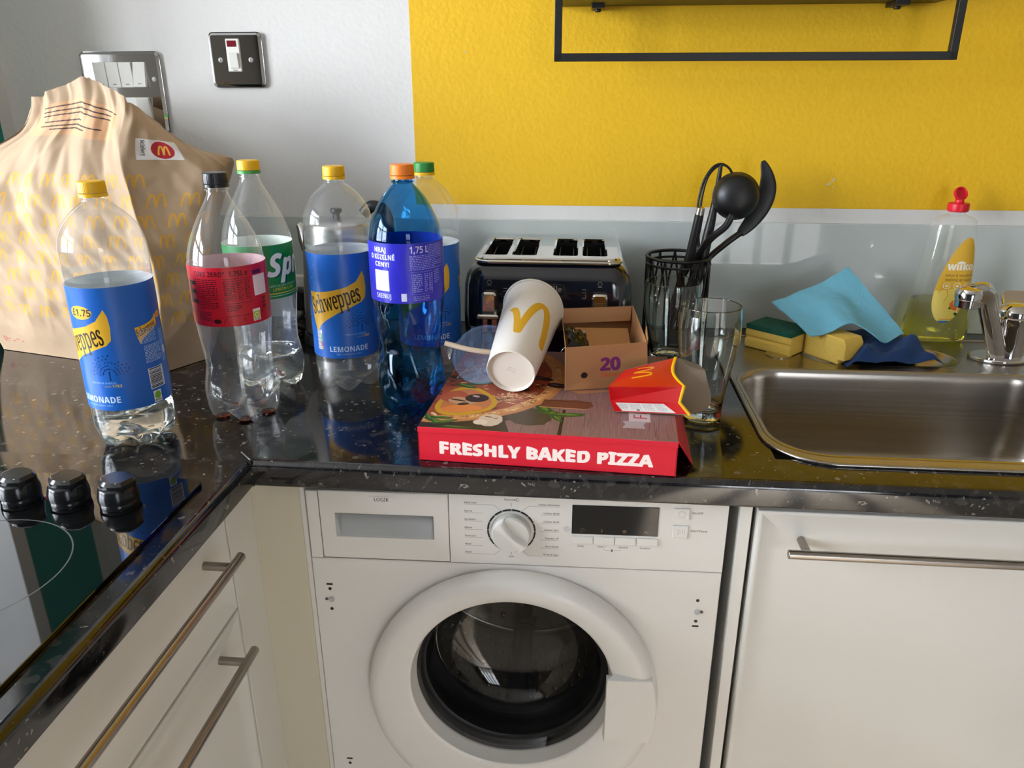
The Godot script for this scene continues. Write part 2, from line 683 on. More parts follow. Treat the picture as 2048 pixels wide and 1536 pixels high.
func pic_pizza_top() -> Texture2D:
	var s := 1024
	var im := canvas(s, s, Color8(132, 98, 94))
	# planks with grain along the depth of the box
	for k in 2600:
		var f := rng.randf_range(-0.10, 0.10)
		var x := rng.randi() % s
		im.fill_rect(Rect2i(x, rng.randi() % s, 1 + rng.randi() % 2, 20 + rng.randi() % 140), Color(0.53 + f, 0.41 + f * 0.9, 0.40 + f * 0.9))
	for k in 90:
		var x := rng.randf() * s
		var y := rng.randf() * s
		stroke(im, PackedVector2Array([Vector2(x, y), Vector2(x + rng.randf_range(-6, 6), y + 60), Vector2(x + rng.randf_range(-8, 8), y + 150)]), 2.0, Color8(84, 58, 56))
	var P := func(u: float, w: float) -> Vector2: return Vector2(u * s, (1.0 - w) * s)
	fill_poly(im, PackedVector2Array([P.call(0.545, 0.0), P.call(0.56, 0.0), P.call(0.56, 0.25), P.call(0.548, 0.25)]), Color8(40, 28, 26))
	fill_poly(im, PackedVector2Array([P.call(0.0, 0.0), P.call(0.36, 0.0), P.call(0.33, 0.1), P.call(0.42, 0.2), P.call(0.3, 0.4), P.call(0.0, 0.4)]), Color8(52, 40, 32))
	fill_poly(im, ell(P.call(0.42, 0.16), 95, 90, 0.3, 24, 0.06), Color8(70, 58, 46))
	# the pizza: crust, sauce, toppings
	var pc: Vector2 = P.call(0.02, 0.6)
	fill_poly(im, ell(pc, 0.515 * s, 0.55 * s, 0, 80, 0.006), Color8(190, 124, 70))
	fill_poly(im, ell(pc, 0.495 * s, 0.53 * s, 0, 80, 0.008), Color8(205, 148, 92))
	fill_poly(im, ell(pc, 0.45 * s, 0.485 * s, 0, 60, 0.012), Color8(158, 74, 46))
	for k in 520:
		var a := rng.randf() * TAU
		var r := sqrt(rng.randf()) * 0.45
		var c := pc + Vector2(cos(a) * r * s, sin(a) * r * 1.05 * s)
		var col: Color = [Color8(188, 96, 62), Color8(214, 166, 110), Color8(120, 44, 36), Color8(92, 46, 40), Color8(226, 190, 140), Color8(60, 30, 40), Color8(170, 60, 48)][rng.randi() % 7]
		fill_poly(im, ell(c, rng.randf_range(5, 26), rng.randf_range(3, 10), rng.randf() * PI, 9, 0.3), col)
	for k in 240:
		var a2 := rng.randf() * TAU
		var c2 := pc + Vector2(cos(a2) * 0.475 * s, sin(a2) * 0.51 * s) + Vector2(rng.randf_range(-12, 12), rng.randf_range(-12, 12))
		fill_poly(im, ell(c2, rng.randf_range(4, 16), rng.randf_range(3, 7), rng.randf() * PI, 8, 0.3), [Color8(222, 176, 116), Color8(166, 92, 44), Color8(232, 196, 146)][rng.randi() % 3])
	# grated cheese heap
	for k in 130:
		var c3: Vector2 = P.call(rng.randf_range(0.26, 0.42), rng.randf_range(0.28, 0.42))
		stroke(im, PackedVector2Array([c3, c3 + Vector2(rng.randf_range(-30, 30), rng.randf_range(-14, 14))]), 5.0, [Color8(232, 204, 160), Color8(206, 160, 112), Color8(120, 70, 52)][rng.randi() % 3])
	# dark aubergine slices and onion
	for q: Array in [[0.33, 0.46, 60, 26], [0.2, 0.62, 70, 30], [0.5, 0.52, 50, 30], [0.42, 0.6, 60, 24], [0.06, 0.56, 60, 26]]:
		fill_poly(im, ell(P.call(q[0], q[1]), q[2], q[3], 0.3, 20, 0.05), Color8(44, 26, 34))
		fill_poly(im, ell(P.call(q[0], q[1]) + Vector2(-12, -6), q[2] * 0.4, q[3] * 0.3, 0.3, 12), Color8(110, 84, 90))
	for k in 26:
		stroke(im, PackedVector2Array([P.call(rng.randf_range(0, 0.2), rng.randf_range(0.5, 0.8)), P.call(rng.randf_range(0, 0.22), rng.randf_range(0.5, 0.8))]), 4.0, [Color8(200, 180, 180), Color8(90, 40, 60), Color8(230, 210, 200)][rng.randi() % 3])
	# yellow pepper ring round olive and mushroom
	var pepper := PackedVector2Array()
	var inner := PackedVector2Array()
	for k in 48:
		var a := TAU * k / 48
		var r := 1.0 + 0.09 * cos(3 * a + 0.6)
		pepper.append(P.call(0.135 + 0.125 * cos(a) * r, 0.28 + 0.16 * sin(a) * r))
		inner.append(P.call(0.135 + 0.103 * cos(a) * r, 0.28 + 0.132 * sin(a) * r))
	fill_poly(im, pepper, Color8(206, 158, 34))
	fill_poly(im, inner, Color8(196, 120, 74))
	fill_poly(im, ell(P.call(0.075, 0.33), 62, 66, 0.2, 20, 0.05), Color8(176, 86, 58))
	fill_poly(im, ell(P.call(0.13, 0.2), 90, 40, -0.2, 20, 0.05), Color8(222, 132, 66))
	fill_poly(im, ell(P.call(0.12, 0.285), 66, 40, 0.2, 20, 0.08), Color8(198, 154, 118))
	fill_poly(im, ell(P.call(0.1, 0.29), 40, 8, 0.3, 14), Color8(72, 46, 40))
	fill_poly(im, ell(P.call(0.13, 0.25), 26, 14, -0.3, 14), Color8(58, 38, 34))
	fill_poly(im, ell(P.call(0.175, 0.32), 52, 48, 0, 24, 0.03), Color8(46, 28, 36))
	fill_poly(im, ell(P.call(0.168, 0.34), 18, 10, 0.4, 14), Color8(190, 160, 164))
	# leaves
	for q: Array in [[0.1, 0.46, 60, 18, 0.4], [0.16, 0.5, 70, 20, -0.3], [0.05, 0.07, 58, 16, 0.5], [0.09, 0.06, 60, 14, -0.4], [0.07, 0.1, 50, 14, 0.1], [0.02, 0.1, 40, 12, 1.0], [0.5, 0.21, 70, 24, 0.35], [0.57, 0.2, 74, 20, -0.1], [0.47, 0.25, 44, 26, 0.8], [0.15, 0.015, 70, 8, 0.0], [0.53, 0.16, 40, 14, 0.9]]:
		var c4: Vector2 = P.call(q[0], q[1])
		fill_poly(im, ell(c4, q[2], q[3], q[4], 18, 0.1), Color8(52, 84, 30))
		fill_poly(im, ell(c4 + Vector2(0, -4), q[2] * 0.7, q[3] * 0.4, q[4] + 0.1, 14, 0.1), Color8(104, 138, 56))
		stroke(im, PackedVector2Array([c4 - Vector2(q[2], 0).rotated(q[4]), c4 + Vector2(q[2], 0).rotated(q[4])]), 2.0, Color8(40, 62, 26))
	# mushroom
	fill_poly(im, ell(P.call(0.27, 0.1), 50, 62, 0.2, 24, 0.04), Color8(214, 192, 170))
	fill_poly(im, ell(P.call(0.235, 0.075), 30, 26, 0, 16, 0.05), Color8(228, 210, 190))
	fill_poly(im, ell(P.call(0.26, 0.13), 20, 5, 0.3, 12), Color8(120, 84, 66))
	fill_poly(im, ell(P.call(0.29, 0.12), 12, 4, -0.5, 12), Color8(120, 84, 66))
	# wooden handle
	fill_poly(im, PackedVector2Array([P.call(0.45, 0.27), P.call(0.64, 0.265), P.call(0.67, 0.3), P.call(0.66, 0.34), P.call(0.6, 0.36), P.call(0.46, 0.35)]), Color8(112, 62, 42))
	stroke(im, PackedVector2Array([P.call(0.45, 0.27), P.call(0.645, 0.265)]), 7, Color8(196, 140, 96))
	stroke(im, PackedVector2Array([P.call(0.47, 0.345), P.call(0.66, 0.34)]), 5, Color8(58, 32, 26))
	fill_poly(im, PackedVector2Array([P.call(0.56, 0.47), P.call(0.78, 0.5), P.call(0.6, 0.43)]), Color8(176, 124, 88))
	# ribbon with FRESH running across
	fill_poly(im, PackedVector2Array([P.call(0.815, 0.16), P.call(0.9, 0.165), P.call(0.9, 0.6), P.call(0.815, 0.6)]), Color8(196, 184, 184))
	fill_poly(im, PackedVector2Array([P.call(0.79, 0.1), P.call(0.88, 0.1), P.call(0.872, 0.135), P.call(0.885, 0.17), P.call(0.79, 0.165), P.call(0.803, 0.135)]), Color8(168, 158, 160))
	write(im, "FRESH", P.call(0.888, 0.19), 56, Color8(190, 40, 60), {"rot": -PI / 2, "sx": 1.35})
	return tex(im)


func pic_pizza_front() -> Texture2D:
	var im := canvas(1536, 224, Color8(205, 12, 40))
	for k in 1500:
		var f := rng.randf_range(-0.02, 0.02)
		im.fill_rect(Rect2i(rng.randi() % 1536, rng.randi() % 224, 1, 8 + rng.randi() % 30), Color(0.80 + f, 0.05 + f * 0.4, 0.155 + f * 0.4))
	write(im, "FRESHLY BAKED PIZZA", Vector2(124, 166), 82, Color8(240, 222, 214), {"bold": true, "sx": 1.06, "fat": 5.0, "warp": func(p: Vector2) -> Vector2: return Vector2(p.x, p.y * (1.0 + 0.08 * sin(p.x * 0.05)))})
	return tex(im)


const LM := 4700.0  # pixels per metre on the bottle labels


func label_point(im: Image, x: float, h: float) -> Vector2:
	return Vector2(im.get_width() * 0.5 + x * LM, im.get_height() - h * LM)


func pic_lemonade(flash: bool) -> Texture2D:
	# x: metres round the bottle from the middle of the front; h: metres above the label's lower edge
	var im := canvas(int(0.317 * LM), int(0.158 * LM), Color8(24, 98, 190))
	var P := func(x: float, h: float) -> Vector2: return label_point(im, x, h)
	for k in 60:
		fill_poly(im, ell(P.call(rng.randf_range(-0.06, -0.045), rng.randf_range(0.075, 0.15)), 3, 3, 0, 8), Color8(120, 176, 226))
	var gold := Color8(228, 176, 44)
	var edge := [[-0.060, 0.100], [-0.045, 0.1005], [-0.02, 0.104], [0.005, 0.110], [0.020, 0.117], [0.031, 0.131], [0.0345, 0.122], [0.0355, 0.108], [0.034, 0.092], [0.028, 0.086], [0.012, 0.080], [-0.008, 0.072], [-0.028, 0.060], [-0.040, 0.051], [-0.048, 0.038], [-0.054, 0.058], [-0.058, 0.080]]
	for q: Array in [[0.0, 0.0, 1.0], [0.084, 0.068, 0.36]]:
		var b := PackedVector2Array()
		for p: Array in edge:
			b.append(P.call(q[0] + p[0] * q[2], q[1] + p[1] * q[2]))
		fill_poly(im, b, gold)
		write(im, "Schweppes", P.call(q[0] - 0.0545 * q[2], q[1] + 0.0655 * q[2]), 0.0255 * LM * q[2], Color8(24, 20, 16), {"serif": true, "sx": 0.45, "rot": -0.27, "slant": 0.1, "fat": 1.4 * q[2]})
	if flash:
		fill_poly(im, ell(P.call(0.001, 0.127), 0.0165 * LM, 0.0085 * LM, 0.0, 30), gold)
		write(im, "£1.75", P.call(0.002, 0.123), 0.0085 * LM, Color8(20, 24, 40), {"bold": true, "align": 0.5})
		fill_poly(im, ell(P.call(0.104, 0.112), 0.008 * LM, 0.004 * LM), gold)
		write(im, "£1.75", P.call(0.104, 0.110), 0.0038 * LM, Color8(20, 24, 40), {"bold": true, "align": 0.5})
	# tree of dots
	for ring in 5:
		for k in 26:
			var a := PI * (0.02 + 0.96 * k / 25.0)
			var rr := 0.0065 + 0.0032 * ring
			var c := Vector2(0.025 + cos(a) * rr * 1.25, 0.047 + sin(a) * rr * 1.35)
			if (k + ring) % 2 == 0 and rng.randf() < 0.85:
				fill_poly(im, ell(P.call(c.x, c.y), rng.randf_range(3.4, 6.2), rng.randf_range(3, 5.4), 0, 10), Color8(14, 40, 84))
	stroke(im, PackedVector2Array([P.call(0.025, 0.041), P.call(0.025, 0.052)]), 8, Color8(14, 40, 84))
	write(im, "CREATOR OF BUBBLES", P.call(0.014, 0.036), 0.0024 * LM, Color8(170, 200, 236), {"align": 0.5})
	write(im, "SINCE", P.call(0.02, 0.0315), 0.0022 * LM, Color8(214, 170, 60), {"align": 0.5})
	write(im, "1783", P.call(0.031, 0.031), 0.0038 * LM, Color8(228, 180, 60), {"bold": true, "align": 0.5})
	write(im, "LEMONADE", P.call(0.002, 0.0105), 0.0082 * LM, Color8(206, 226, 250), {"bold": true, "align": 0.5, "sx": 0.98})
	write(im, "MADE WITH LEMON JUICE", P.call(0.002, 0.0055), 0.0024 * LM, Color8(170, 200, 240), {"align": 0.5})
	# nutrition flags
	for k in 5:
		var y := 0.012 + k * 0.0063
		im.fill_rect(Rect2i(P.call(-0.05, y + 0.0055), Vector2(34, 26)), Color8(224, 226, 228))
		im.fill_rect(Rect2i(P.call(-0.0425, y + 0.0055), Vector2(14, 26)), [Color8(226, 160, 60), Color8(208, 60, 50), Color8(120, 180, 80), Color8(120, 180, 80), Color8(226, 226, 226)][k])
		small_print(im, Rect2(P.call(-0.0495, y + 0.005), Vector2(30, 22)), 3, Color8(60, 60, 70))
	# back: small print, bar code, recycling mark
	var x0 := 0.066
	small_print(im, Rect2(P.call(x0, 0.1), Vector2(120, 90)), 10, Color8(160, 190, 228))
	small_print(im, Rect2(P.call(x0 + 0.004, 0.078), Vector2(126, 110)), 12, Color8(190, 208, 232))
	small_print(im, Rect2(P.call(x0 + 0.033, 0.092), Vector2(50, 200)), 22, Color8(150, 184, 226))
	im.fill_rect(Rect2i(P.call(x0 + 0.004, 0.048), Vector2(112, 132)), Color8(206, 214, 224))
	var y1 := 4.0
	while y1 < 126:
		var w := rng.randf_range(2, 7)
		var q2: Vector2 = P.call(x0 + 0.0055, 0.048)
		im.fill_rect(Rect2i(Vector2i(q2) + Vector2i(0, int(y1)), Vector2i(90, int(w))), Color8(26, 26, 34))
		y1 += w + rng.randf_range(2, 6)
	im.fill_rect(Rect2i(P.call(x0 + 0.036, 0.07), Vector2(34, 46)), Color8(200, 210, 220))
	im.fill_rect(Rect2i(P.call(x0 + 0.006, 0.017), Vector2(56, 74)), Color8(226, 228, 224))
	fill_poly(im, ell(P.call(x0 + 0.012, 0.0105), 22, 24), Color8(120, 176, 60))
	write(im, "Recycle", P.call(x0 + 0.012, 0.003), 11, Color8(40, 44, 40), {"align": 0.5, "bold": true, "sx": 0.8})
	return tex(im)


func pic_cola() -> Texture2D:
	var im := canvas(int(0.317 * LM), int(0.079 * LM), Color8(190, 18, 42))
	var P := func(x: float, h: float) -> Vector2: return label_point(im, x, h)
	var ink := Color8(60, 8, 18)
	write(im, "COKE", P.call(-0.1, 0.03), 0.03 * LM, Color8(20, 14, 16), {"bold": true, "align": 0.5})
	write(im, "ZERO SUGAR", P.call(-0.1, 0.015), 0.009 * LM, Color8(20, 14, 16), {"bold": true, "align": 0.5})
	write(im, "COKE ZERO°", P.call(-0.049, 0.067), 0.0062 * LM, ink, {"bold": true, "sx": 0.9})
	write(im, "1.75L e", P.call(0.0, 0.0665), 0.0072 * LM, ink, {"bold": true, "sx": 0.75})
	small_print(im, Rect2(P.call(-0.05, 0.063), Vector2(160, 190)), 16, ink, 0.5)
	small_print(im, Rect2(P.call(-0.049, 0.02), Vector2(100, 60)), 6, ink, 0.5)
	im.fill_rect(Rect2i(P.call(-0.008, 0.0635), Vector2(180, 3)), ink)
	for k in 3:
		small_print(im, Rect2(P.call(-0.008 + [0.0, 0.017, 0.027][k], 0.061), Vector2([70, 34, 34][k], 130)), 12, ink, 0.5)
	im.fill_rect(Rect2i(P.call(-0.008, 0.031), Vector2(180, 3)), ink)
	small_print(im, Rect2(P.call(-0.007, 0.028), Vector2(90, 40)), 4, ink, 0.5)
	im.fill_rect(Rect2i(P.call(0.032, 0.064), Vector2(110, 128)), Color8(226, 214, 214))
	im.fill_rect(Rect2i(P.call(0.032, 0.071), Vector2(70, 26)), Color8(70, 20, 60))
	for k in 3:
		im.fill_rect(Rect2i(P.call(0.044, 0.033 - k * 0.0055), Vector2(34, 20)), Color8(92, 16, 44))
	stroke(im, PackedVector2Array([P.call(-0.014, 0.003), P.call(-0.008, 0.014), P.call(0.075, 0.014)]), 3, ink)
	fill_poly(im, ell(P.call(-0.021, 0.0075), 24, 14), ink)
	write(im, "1.", P.call(0.012, 0.006), 20, ink, {"bold": true})
	im.fill_rect(Rect2i(P.call(0.026, 0.0195), Vector2(56, 76)), Color8(224, 222, 212))
	im.fill_rect(Rect2i(P.call(0.0265, 0.016), Vector2(50, 44)), Color8(170, 186, 70))
	stroke(im, ell(P.call(0.0318, 0.0113), 13, 13, 0, 14), 5, Color8(226, 228, 160))
	write(im, "Recycle", P.call(0.032, 0.0042), 10, Color8(50, 30, 30), {"align": 0.5, "bold": true, "sx": 0.8})
	small_print(im, Rect2(P.call(0.058, 0.075), Vector2(30, 330)), 36, ink, 0.5)
	return tex(im)


func pic_lime() -> Texture2D:
	var im := canvas(int(0.317 * LM), int(0.079 * LM), Color8(4, 122, 58))
	var P := func(x: float, h: float) -> Vector2: return label_point(im, x, h)
	for d: Array in [[0.0035, -0.0015, Color8(6, 78, 44)], [0.0, 0.0, Color8(222, 228, 226)]]:
		write(im, "Sprite", P.call(-0.052 + d[0], 0.034 + d[1]), 0.031 * LM, d[2], {"bold": true, "sx": 0.92, "slant": 0.28, "fat": 4.0})
	write(im, "LOW CALORIE SPARKLING", P.call(-0.024, 0.0175), 0.0032 * LM, Color8(206, 226, 206), {"align": 0.5})
	write(im, "LEMON-LIME", P.call(-0.026, 0.0115), 0.0045 * LM, Color8(206, 186, 60), {"align": 0.5, "bold": true})
	im.fill_rect(Rect2i(0, int(im.get_height() - 0.0085 * LM), im.get_width(), 8), Color8(206, 186, 60))
	im.fill_rect(Rect2i(0, int(im.get_height() - 0.0045 * LM), im.get_width(), 5), Color8(160, 206, 180))
	write(im, "7 3", P.call(-0.098, 0.062), 0.008 * LM, Color8(200, 226, 200), {"bold": true})
	small_print(im, Rect2(P.call(0.07, 0.07), Vector2(160, 220)), 20, Color8(180, 214, 190))
	return tex(im)


func pic_orange() -> Texture2D:
	var im := canvas(int(0.317 * LM), int(0.08 * LM), Color8(46, 44, 190))
	var P := func(x: float, h: float) -> Vector2: return label_point(im, x, h)
	var white := Color8(218, 220, 244)
	write(im, "HRAJ", P.call(-0.038, 0.068), 0.0065 * LM, white, {"bold": true, "align": 0.5, "fat": 0.7})
	write(im, "O KÚZELNÉ", P.call(-0.036, 0.0585), 0.0065 * LM, white, {"bold": true, "align": 0.5, "fat": 0.5, "sx": 0.85})
	write(im, "CENY!", P.call(-0.036, 0.049), 0.0062 * LM, white, {"bold": true, "align": 0.5, "fat": 0.7})
	im.fill_rect(Rect2i(P.call(-0.049, 0.044), Vector2(112, 132)), white)
	write(im, "SKENUJ", P.call(-0.036, 0.006), 0.0065 * LM, white, {"bold": true, "align": 0.5, "sx": 0.8})
	im.fill_rect(Rect2i(P.call(-0.009, 0.0135), Vector2(34, 50)), white)
	write(im, "1,75 L", P.call(0.004, 0.0675), 0.0085 * LM, white, {"sx": 0.85, "fat": 1.2})
	var soft := Color8(150, 152, 226)
	small_print(im, Rect2(P.call(0.03, 0.077), Vector2(130, 60)), 6, soft, 0.5)
	small_print(im, Rect2(P.call(0.004, 0.064), Vector2(260, 96)), 9, soft, 0.5)
	stroke(im, PackedVector2Array([P.call(0.006, 0.042), P.call(0.036, 0.042), P.call(0.036, 0.012), P.call(0.006, 0.012), P.call(0.006, 0.042)]), 2.0, soft)
	for k in 3:
		small_print(im, Rect2(P.call(0.0075 + [0.0, 0.016, 0.023][k], 0.039), Vector2([60, 26, 26][k], 120)), 10, soft, 0.55)
	small_print(im, Rect2(P.call(0.04, 0.042), Vector2(50, 90)), 8, soft, 0.5)
	small_print(im, Rect2(P.call(0.007, 0.009), Vector2(110, 34)), 3, soft, 0.5)
	return tex(im)


func pic_cup() -> Texture2D:
	var im := canvas(1024, 768, Color8(226, 222, 216))
	# big yellow arches on the front
	var gold := Color8(220, 168, 36)
	var a := PackedVector2Array()
	for k in 25:
		var f := -1.0 + k / 12.0
		a.append(Vector2(560 + f * 92 + (1.0 - f * f) * 6.0, 560 - (1.0 - pow(absf(f), 2.4)) * 330))
	stroke(im, a, 44, gold, 58)
	var b := PackedVector2Array()
	for k in 13:
		var f := k / 12.0
		b.append(Vector2(400 + f * 60, 320 + 240 * f * f))
	stroke(im, b, 40, gold)
	for q: Array in [[760, 250], [800, 140], [742, 330], [736, 520]]:
		stroke(im, PackedVector2Array([Vector2(q[0], q[1]), Vector2(q[0] + 34, q[1] + 30)]), 5, Color8(110, 84, 70))
	write(im, "30cl", Vector2(700, 250), 20, Color8(120, 90, 74), {"rot": 0.9})
	write(im, "21cl", Vector2(730, 180), 18, Color8(140, 110, 94), {"rot": 0.9})
	fill_poly(im, ell(Vector2(800, 560), 34, 60), Color8(196, 30, 40))
	return tex(im)


func pic_nuggets() -> Texture2D:
	var im := canvas(768, 448, Color8(176, 128, 84))
	for k in 2600:
		var f := rng.randf_range(-0.03, 0.03)
		im.fill_rect(Rect2i(rng.randi() % 768, rng.randi() % 448, 2 + rng.randi() % 10, 1), Color(0.69 + f, 0.5 + f, 0.33 + f))
	write(im, "20", Vector2(420, 262), 128, Color8(118, 36, 104), {"bold": true, "fat": 5.0, "align": 0.5})
	write(im, "Sharebox", Vector2(330, 328), 42, Color8(214, 88, 30), {"bold": true})
	fill_poly(im, ell(Vector2(180, 300), 32, 32), Color8(14, 10, 9))
	return tex(im)


func pic_card(seed_: int) -> Texture2D:
	rng.seed = seed_
	var im := canvas(512, 512, Color8(176, 128, 84))
	for k in 2600:
		var f := rng.randf_range(-0.03, 0.03)
		im.fill_rect(Rect2i(rng.randi() % 512, rng.randi() % 512, 2 + rng.randi() % 10, 1), Color(0.69 + f, 0.5 + f, 0.33 + f))
	return tex(im)


func pic_fries_top() -> Texture2D:
	# x: from the closed end to the mouth; y: from the far edge (top) to the near edge
	var im := canvas(768, 512, Color8(214, 10, 16))
	for k in 2:
		var p := PackedVector2Array()
		for j in 13:
			var f := -1.0 + j / 6.0
			p.append(Vector2(230 + (1.0 - pow(absf(f), 2.4)) * 240, 150 + k * 130 + f * 58))
		stroke(im, p, 26, Color8(250, 178, 20))
	return tex(im)


func pic_fries_side() -> Texture2D:
	var im := canvas(768, 192, Color8(206, 10, 18))
	fill_poly(im, PackedVector2Array([Vector2(50, 30), Vector2(590, 30), Vector2(640, 170), Vector2(90, 170)]), Color8(228, 224, 220))
	for k in 4:
		small_print(im, Rect2(70 + k * 136, 50, 110, 100), 9, Color8(150, 146, 140), 0.4)
		im.fill_rect(Rect2i(200 + k * 110, 36, 3, 126), Color8(170, 164, 160))
	im.fill_rect(Rect2i(250, 140, 34, 16), Color8(30, 26, 26))
	return tex(im)


func pic_detergent() -> Texture2D:
	var im := canvas(384, 900, Color8(226, 178, 52))
	fill_poly(im, PackedVector2Array([Vector2(0, 560), Vector2(384, 500), Vector2(384, 900), Vector2(0, 900)]), Color8(232, 206, 96))
	write(im, "wilko", Vector2(216, 344), 72, Color8(244, 238, 226), {"bold": true, "align": 0.5, "sx": 0.9, "fat": 2.0})
	fill_poly(im, ell(Vector2(216, 270), 26, 12), Color8(244, 238, 226))
	write(im, "lemon & mandarin", Vector2(214, 408), 25, Color8(70, 46, 20), {"align": 0.5, "sx": 0.85})
	write(im, "washing up liquid", Vector2(214, 450), 25, Color8(70, 46, 20), {"align": 0.5, "sx": 0.85})
	for k in 3:
		stroke(im, ell(Vector2(120 + k * 92, 500), 30, 30, 0, 20), 5, Color8(246, 240, 220))
		fill_poly(im, ell(Vector2(120 + k * 92, 500), 13, 10), Color8(246, 240, 220))
	stroke(im, PackedVector2Array([Vector2(60, 570), Vector2(90, 530), Vector2(130, 540), Vector2(146, 600), Vector2(120, 660)]), 6, Color8(206, 150, 40))
	fill_poly(im, ell(Vector2(214, 700), 52, 20, -0.6, 16), Color8(34, 84, 34))
	fill_poly(im, ell(Vector2(240, 690), 66, 56), Color8(226, 116, 34))
	fill_poly(im, ell(Vector2(300, 745), 56, 62), Color8(244, 224, 170))
	fill_poly(im, ell(Vector2(300, 745), 44, 50), Color8(230, 176, 70))
	fill_poly(im, ell(Vector2(258, 792), 40, 16, 0.6, 16), Color8(34, 84, 34))
	im.fill_rect(Rect2i(96, 832, 170, 8), Color8(220, 140, 40))
	im.fill_rect(Rect2i(96, 850, 150, 30), Color8(30, 96, 160))
	return tex(im)


func pic_panel() -> Texture2D:
	# control panel of the washing machine, x 0.19 to 0.5475 m, y 0.757 to 0.86 m
	var w := 2048
	var h := 590
	var im := canvas(w, h, Color8(226, 222, 216))
	var k := w / 0.3575
	var P := func(x: float, y: float) -> Vector2: return Vector2((x - 0.19) * k, (0.86 - y) * k)
	var ink := Color8(96, 90, 86)
	var left := ["Baby Care", "Sports", "Synthetic", "Mixed", "Darkcare", "Wool", "Drain"]
	var right := ["Cotton Intensive", "Cotton 40-60", "Cotton 40 60", "Cotton 20°C", "Express 15'", "Hand Wash", "Rinse & Spin"]
	var c := Vector2(0.2715, 0.8092)
	for j in 7:
		var y := 0.8462 - j * 0.0124
		write(im, left[j], P.call(0.21, y + 0.0014), 14, ink, {"bold": true})
		write(im, right[j], P.call(0.3335, y + 0.0014), 14, ink, {"bold": true, "align": 1.0})
		var a := deg_to_rad(64.0 - j * 21.4)
		for s: float in [-1.0, 1.0]:
			var q := Vector2(c.x + s * cos(a) * 0.0335, c.y + sin(a) * 0.0335)
			var e := Vector2(0.21 if s < 0 else 0.3335, y)
			var knee := Vector2(c.x + s * (0.0375 if j > 0 and j < 6 else 0.0225), y)
			var pts := PackedVector2Array([P.call(e.x, e.y), P.call(knee.x, knee.y)])
			if j == 0 or j == 6:
				pts.append(P.call(q.x, q.y))
			stroke(im, pts, 2.4, Color8(120, 114, 110))
	write(im, "Favourite", P.call(0.2715, 0.8535), 14, ink, {"align": 0.6, "bold": true})
	stroke(im, ell(P.call(0.2795, 0.8545), 10, 12, 0, 16), 3, ink)
	write(im, "Spin", P.call(0.2715, 0.7685), 14, ink, {"align": 0.5, "bold": true})
	for y: float in [0.8475, 0.7745]:
		stroke(im, PackedVector2Array([P.call(c.x, y + 0.0025), P.call(c.x, y - 0.0025)]), 3, ink)
	write(im, "On/Off", P.call(0.502, 0.8425), 17, ink, {"bold": true})
	write(im, "Start/Pause", P.call(0.502, 0.8165), 17, ink, {"bold": true, "sx": 0.92})
	for j in 4:
		write(im, ["Delay", "Temp. *", "Speed @", "Function"][j], P.call(0.362 + j * 0.0278, 0.7885), 13, ink, {"align": 0.5, "bold": true})
	stroke(im, PackedVector2Array([P.call(0.392, 0.786), P.call(0.394, 0.7845), P.call(0.4, 0.7845)]), 2, ink)
	stroke(im, PackedVector2Array([P.call(0.406, 0.7845), P.call(0.413, 0.7845), P.call(0.415, 0.786)]), 2, ink)
	fill_poly(im, ell(P.call(0.403, 0.7842), 8, 11), ink)
	return tex(im)


func pic_screen() -> Texture2D:
	var im := canvas(1024, 384, Color8(9, 9, 11))
	var c := Color8(96, 74, 52)
	stroke(im, ell(Vector2(130, 330), 24, 24, 0, 20), 5, c)
	stroke(im, PackedVector2Array([Vector2(130, 316), Vector2(130, 330), Vector2(142, 330)]), 4, c)
	fill_poly(im, ell(Vector2(360, 338), 11, 14), c)
	im.fill_rect(Rect2i(354, 304, 12, 34), c)
	fill_poly(im, ell(Vector2(630, 330), 26, 22), c)
	fill_poly(im, ell(Vector2(880, 326), 20, 18), c)
	fill_poly(im, ell(Vector2(908, 344), 13, 12), c)
	write(im, "Prewash", Vector2(860, 176), 18, Color8(52, 50, 50))
	write(im, "Extra Rinse", Vector2(850, 254), 18, Color8(52, 50, 50))
	return tex(im)


func pic_brushed(c: Color, seed_: int, across := false) -> Texture2D:
	rng.seed = seed_
	var im := canvas(512, 512, c)
	for k in 9000:
		var f := rng.randf_range(-0.035, 0.035)
		var q := Color(c.r + f, c.g + f, c.b + f)
		if across:
			im.fill_rect(Rect2i(rng.randi() % 512, rng.randi() % 512, 30 + rng.randi() % 160, 1), q)
		else:
			im.fill_rect(Rect2i(rng.randi() % 512, rng.randi() % 512, 1, 30 + rng.randi() % 160), q)
	return tex(im)


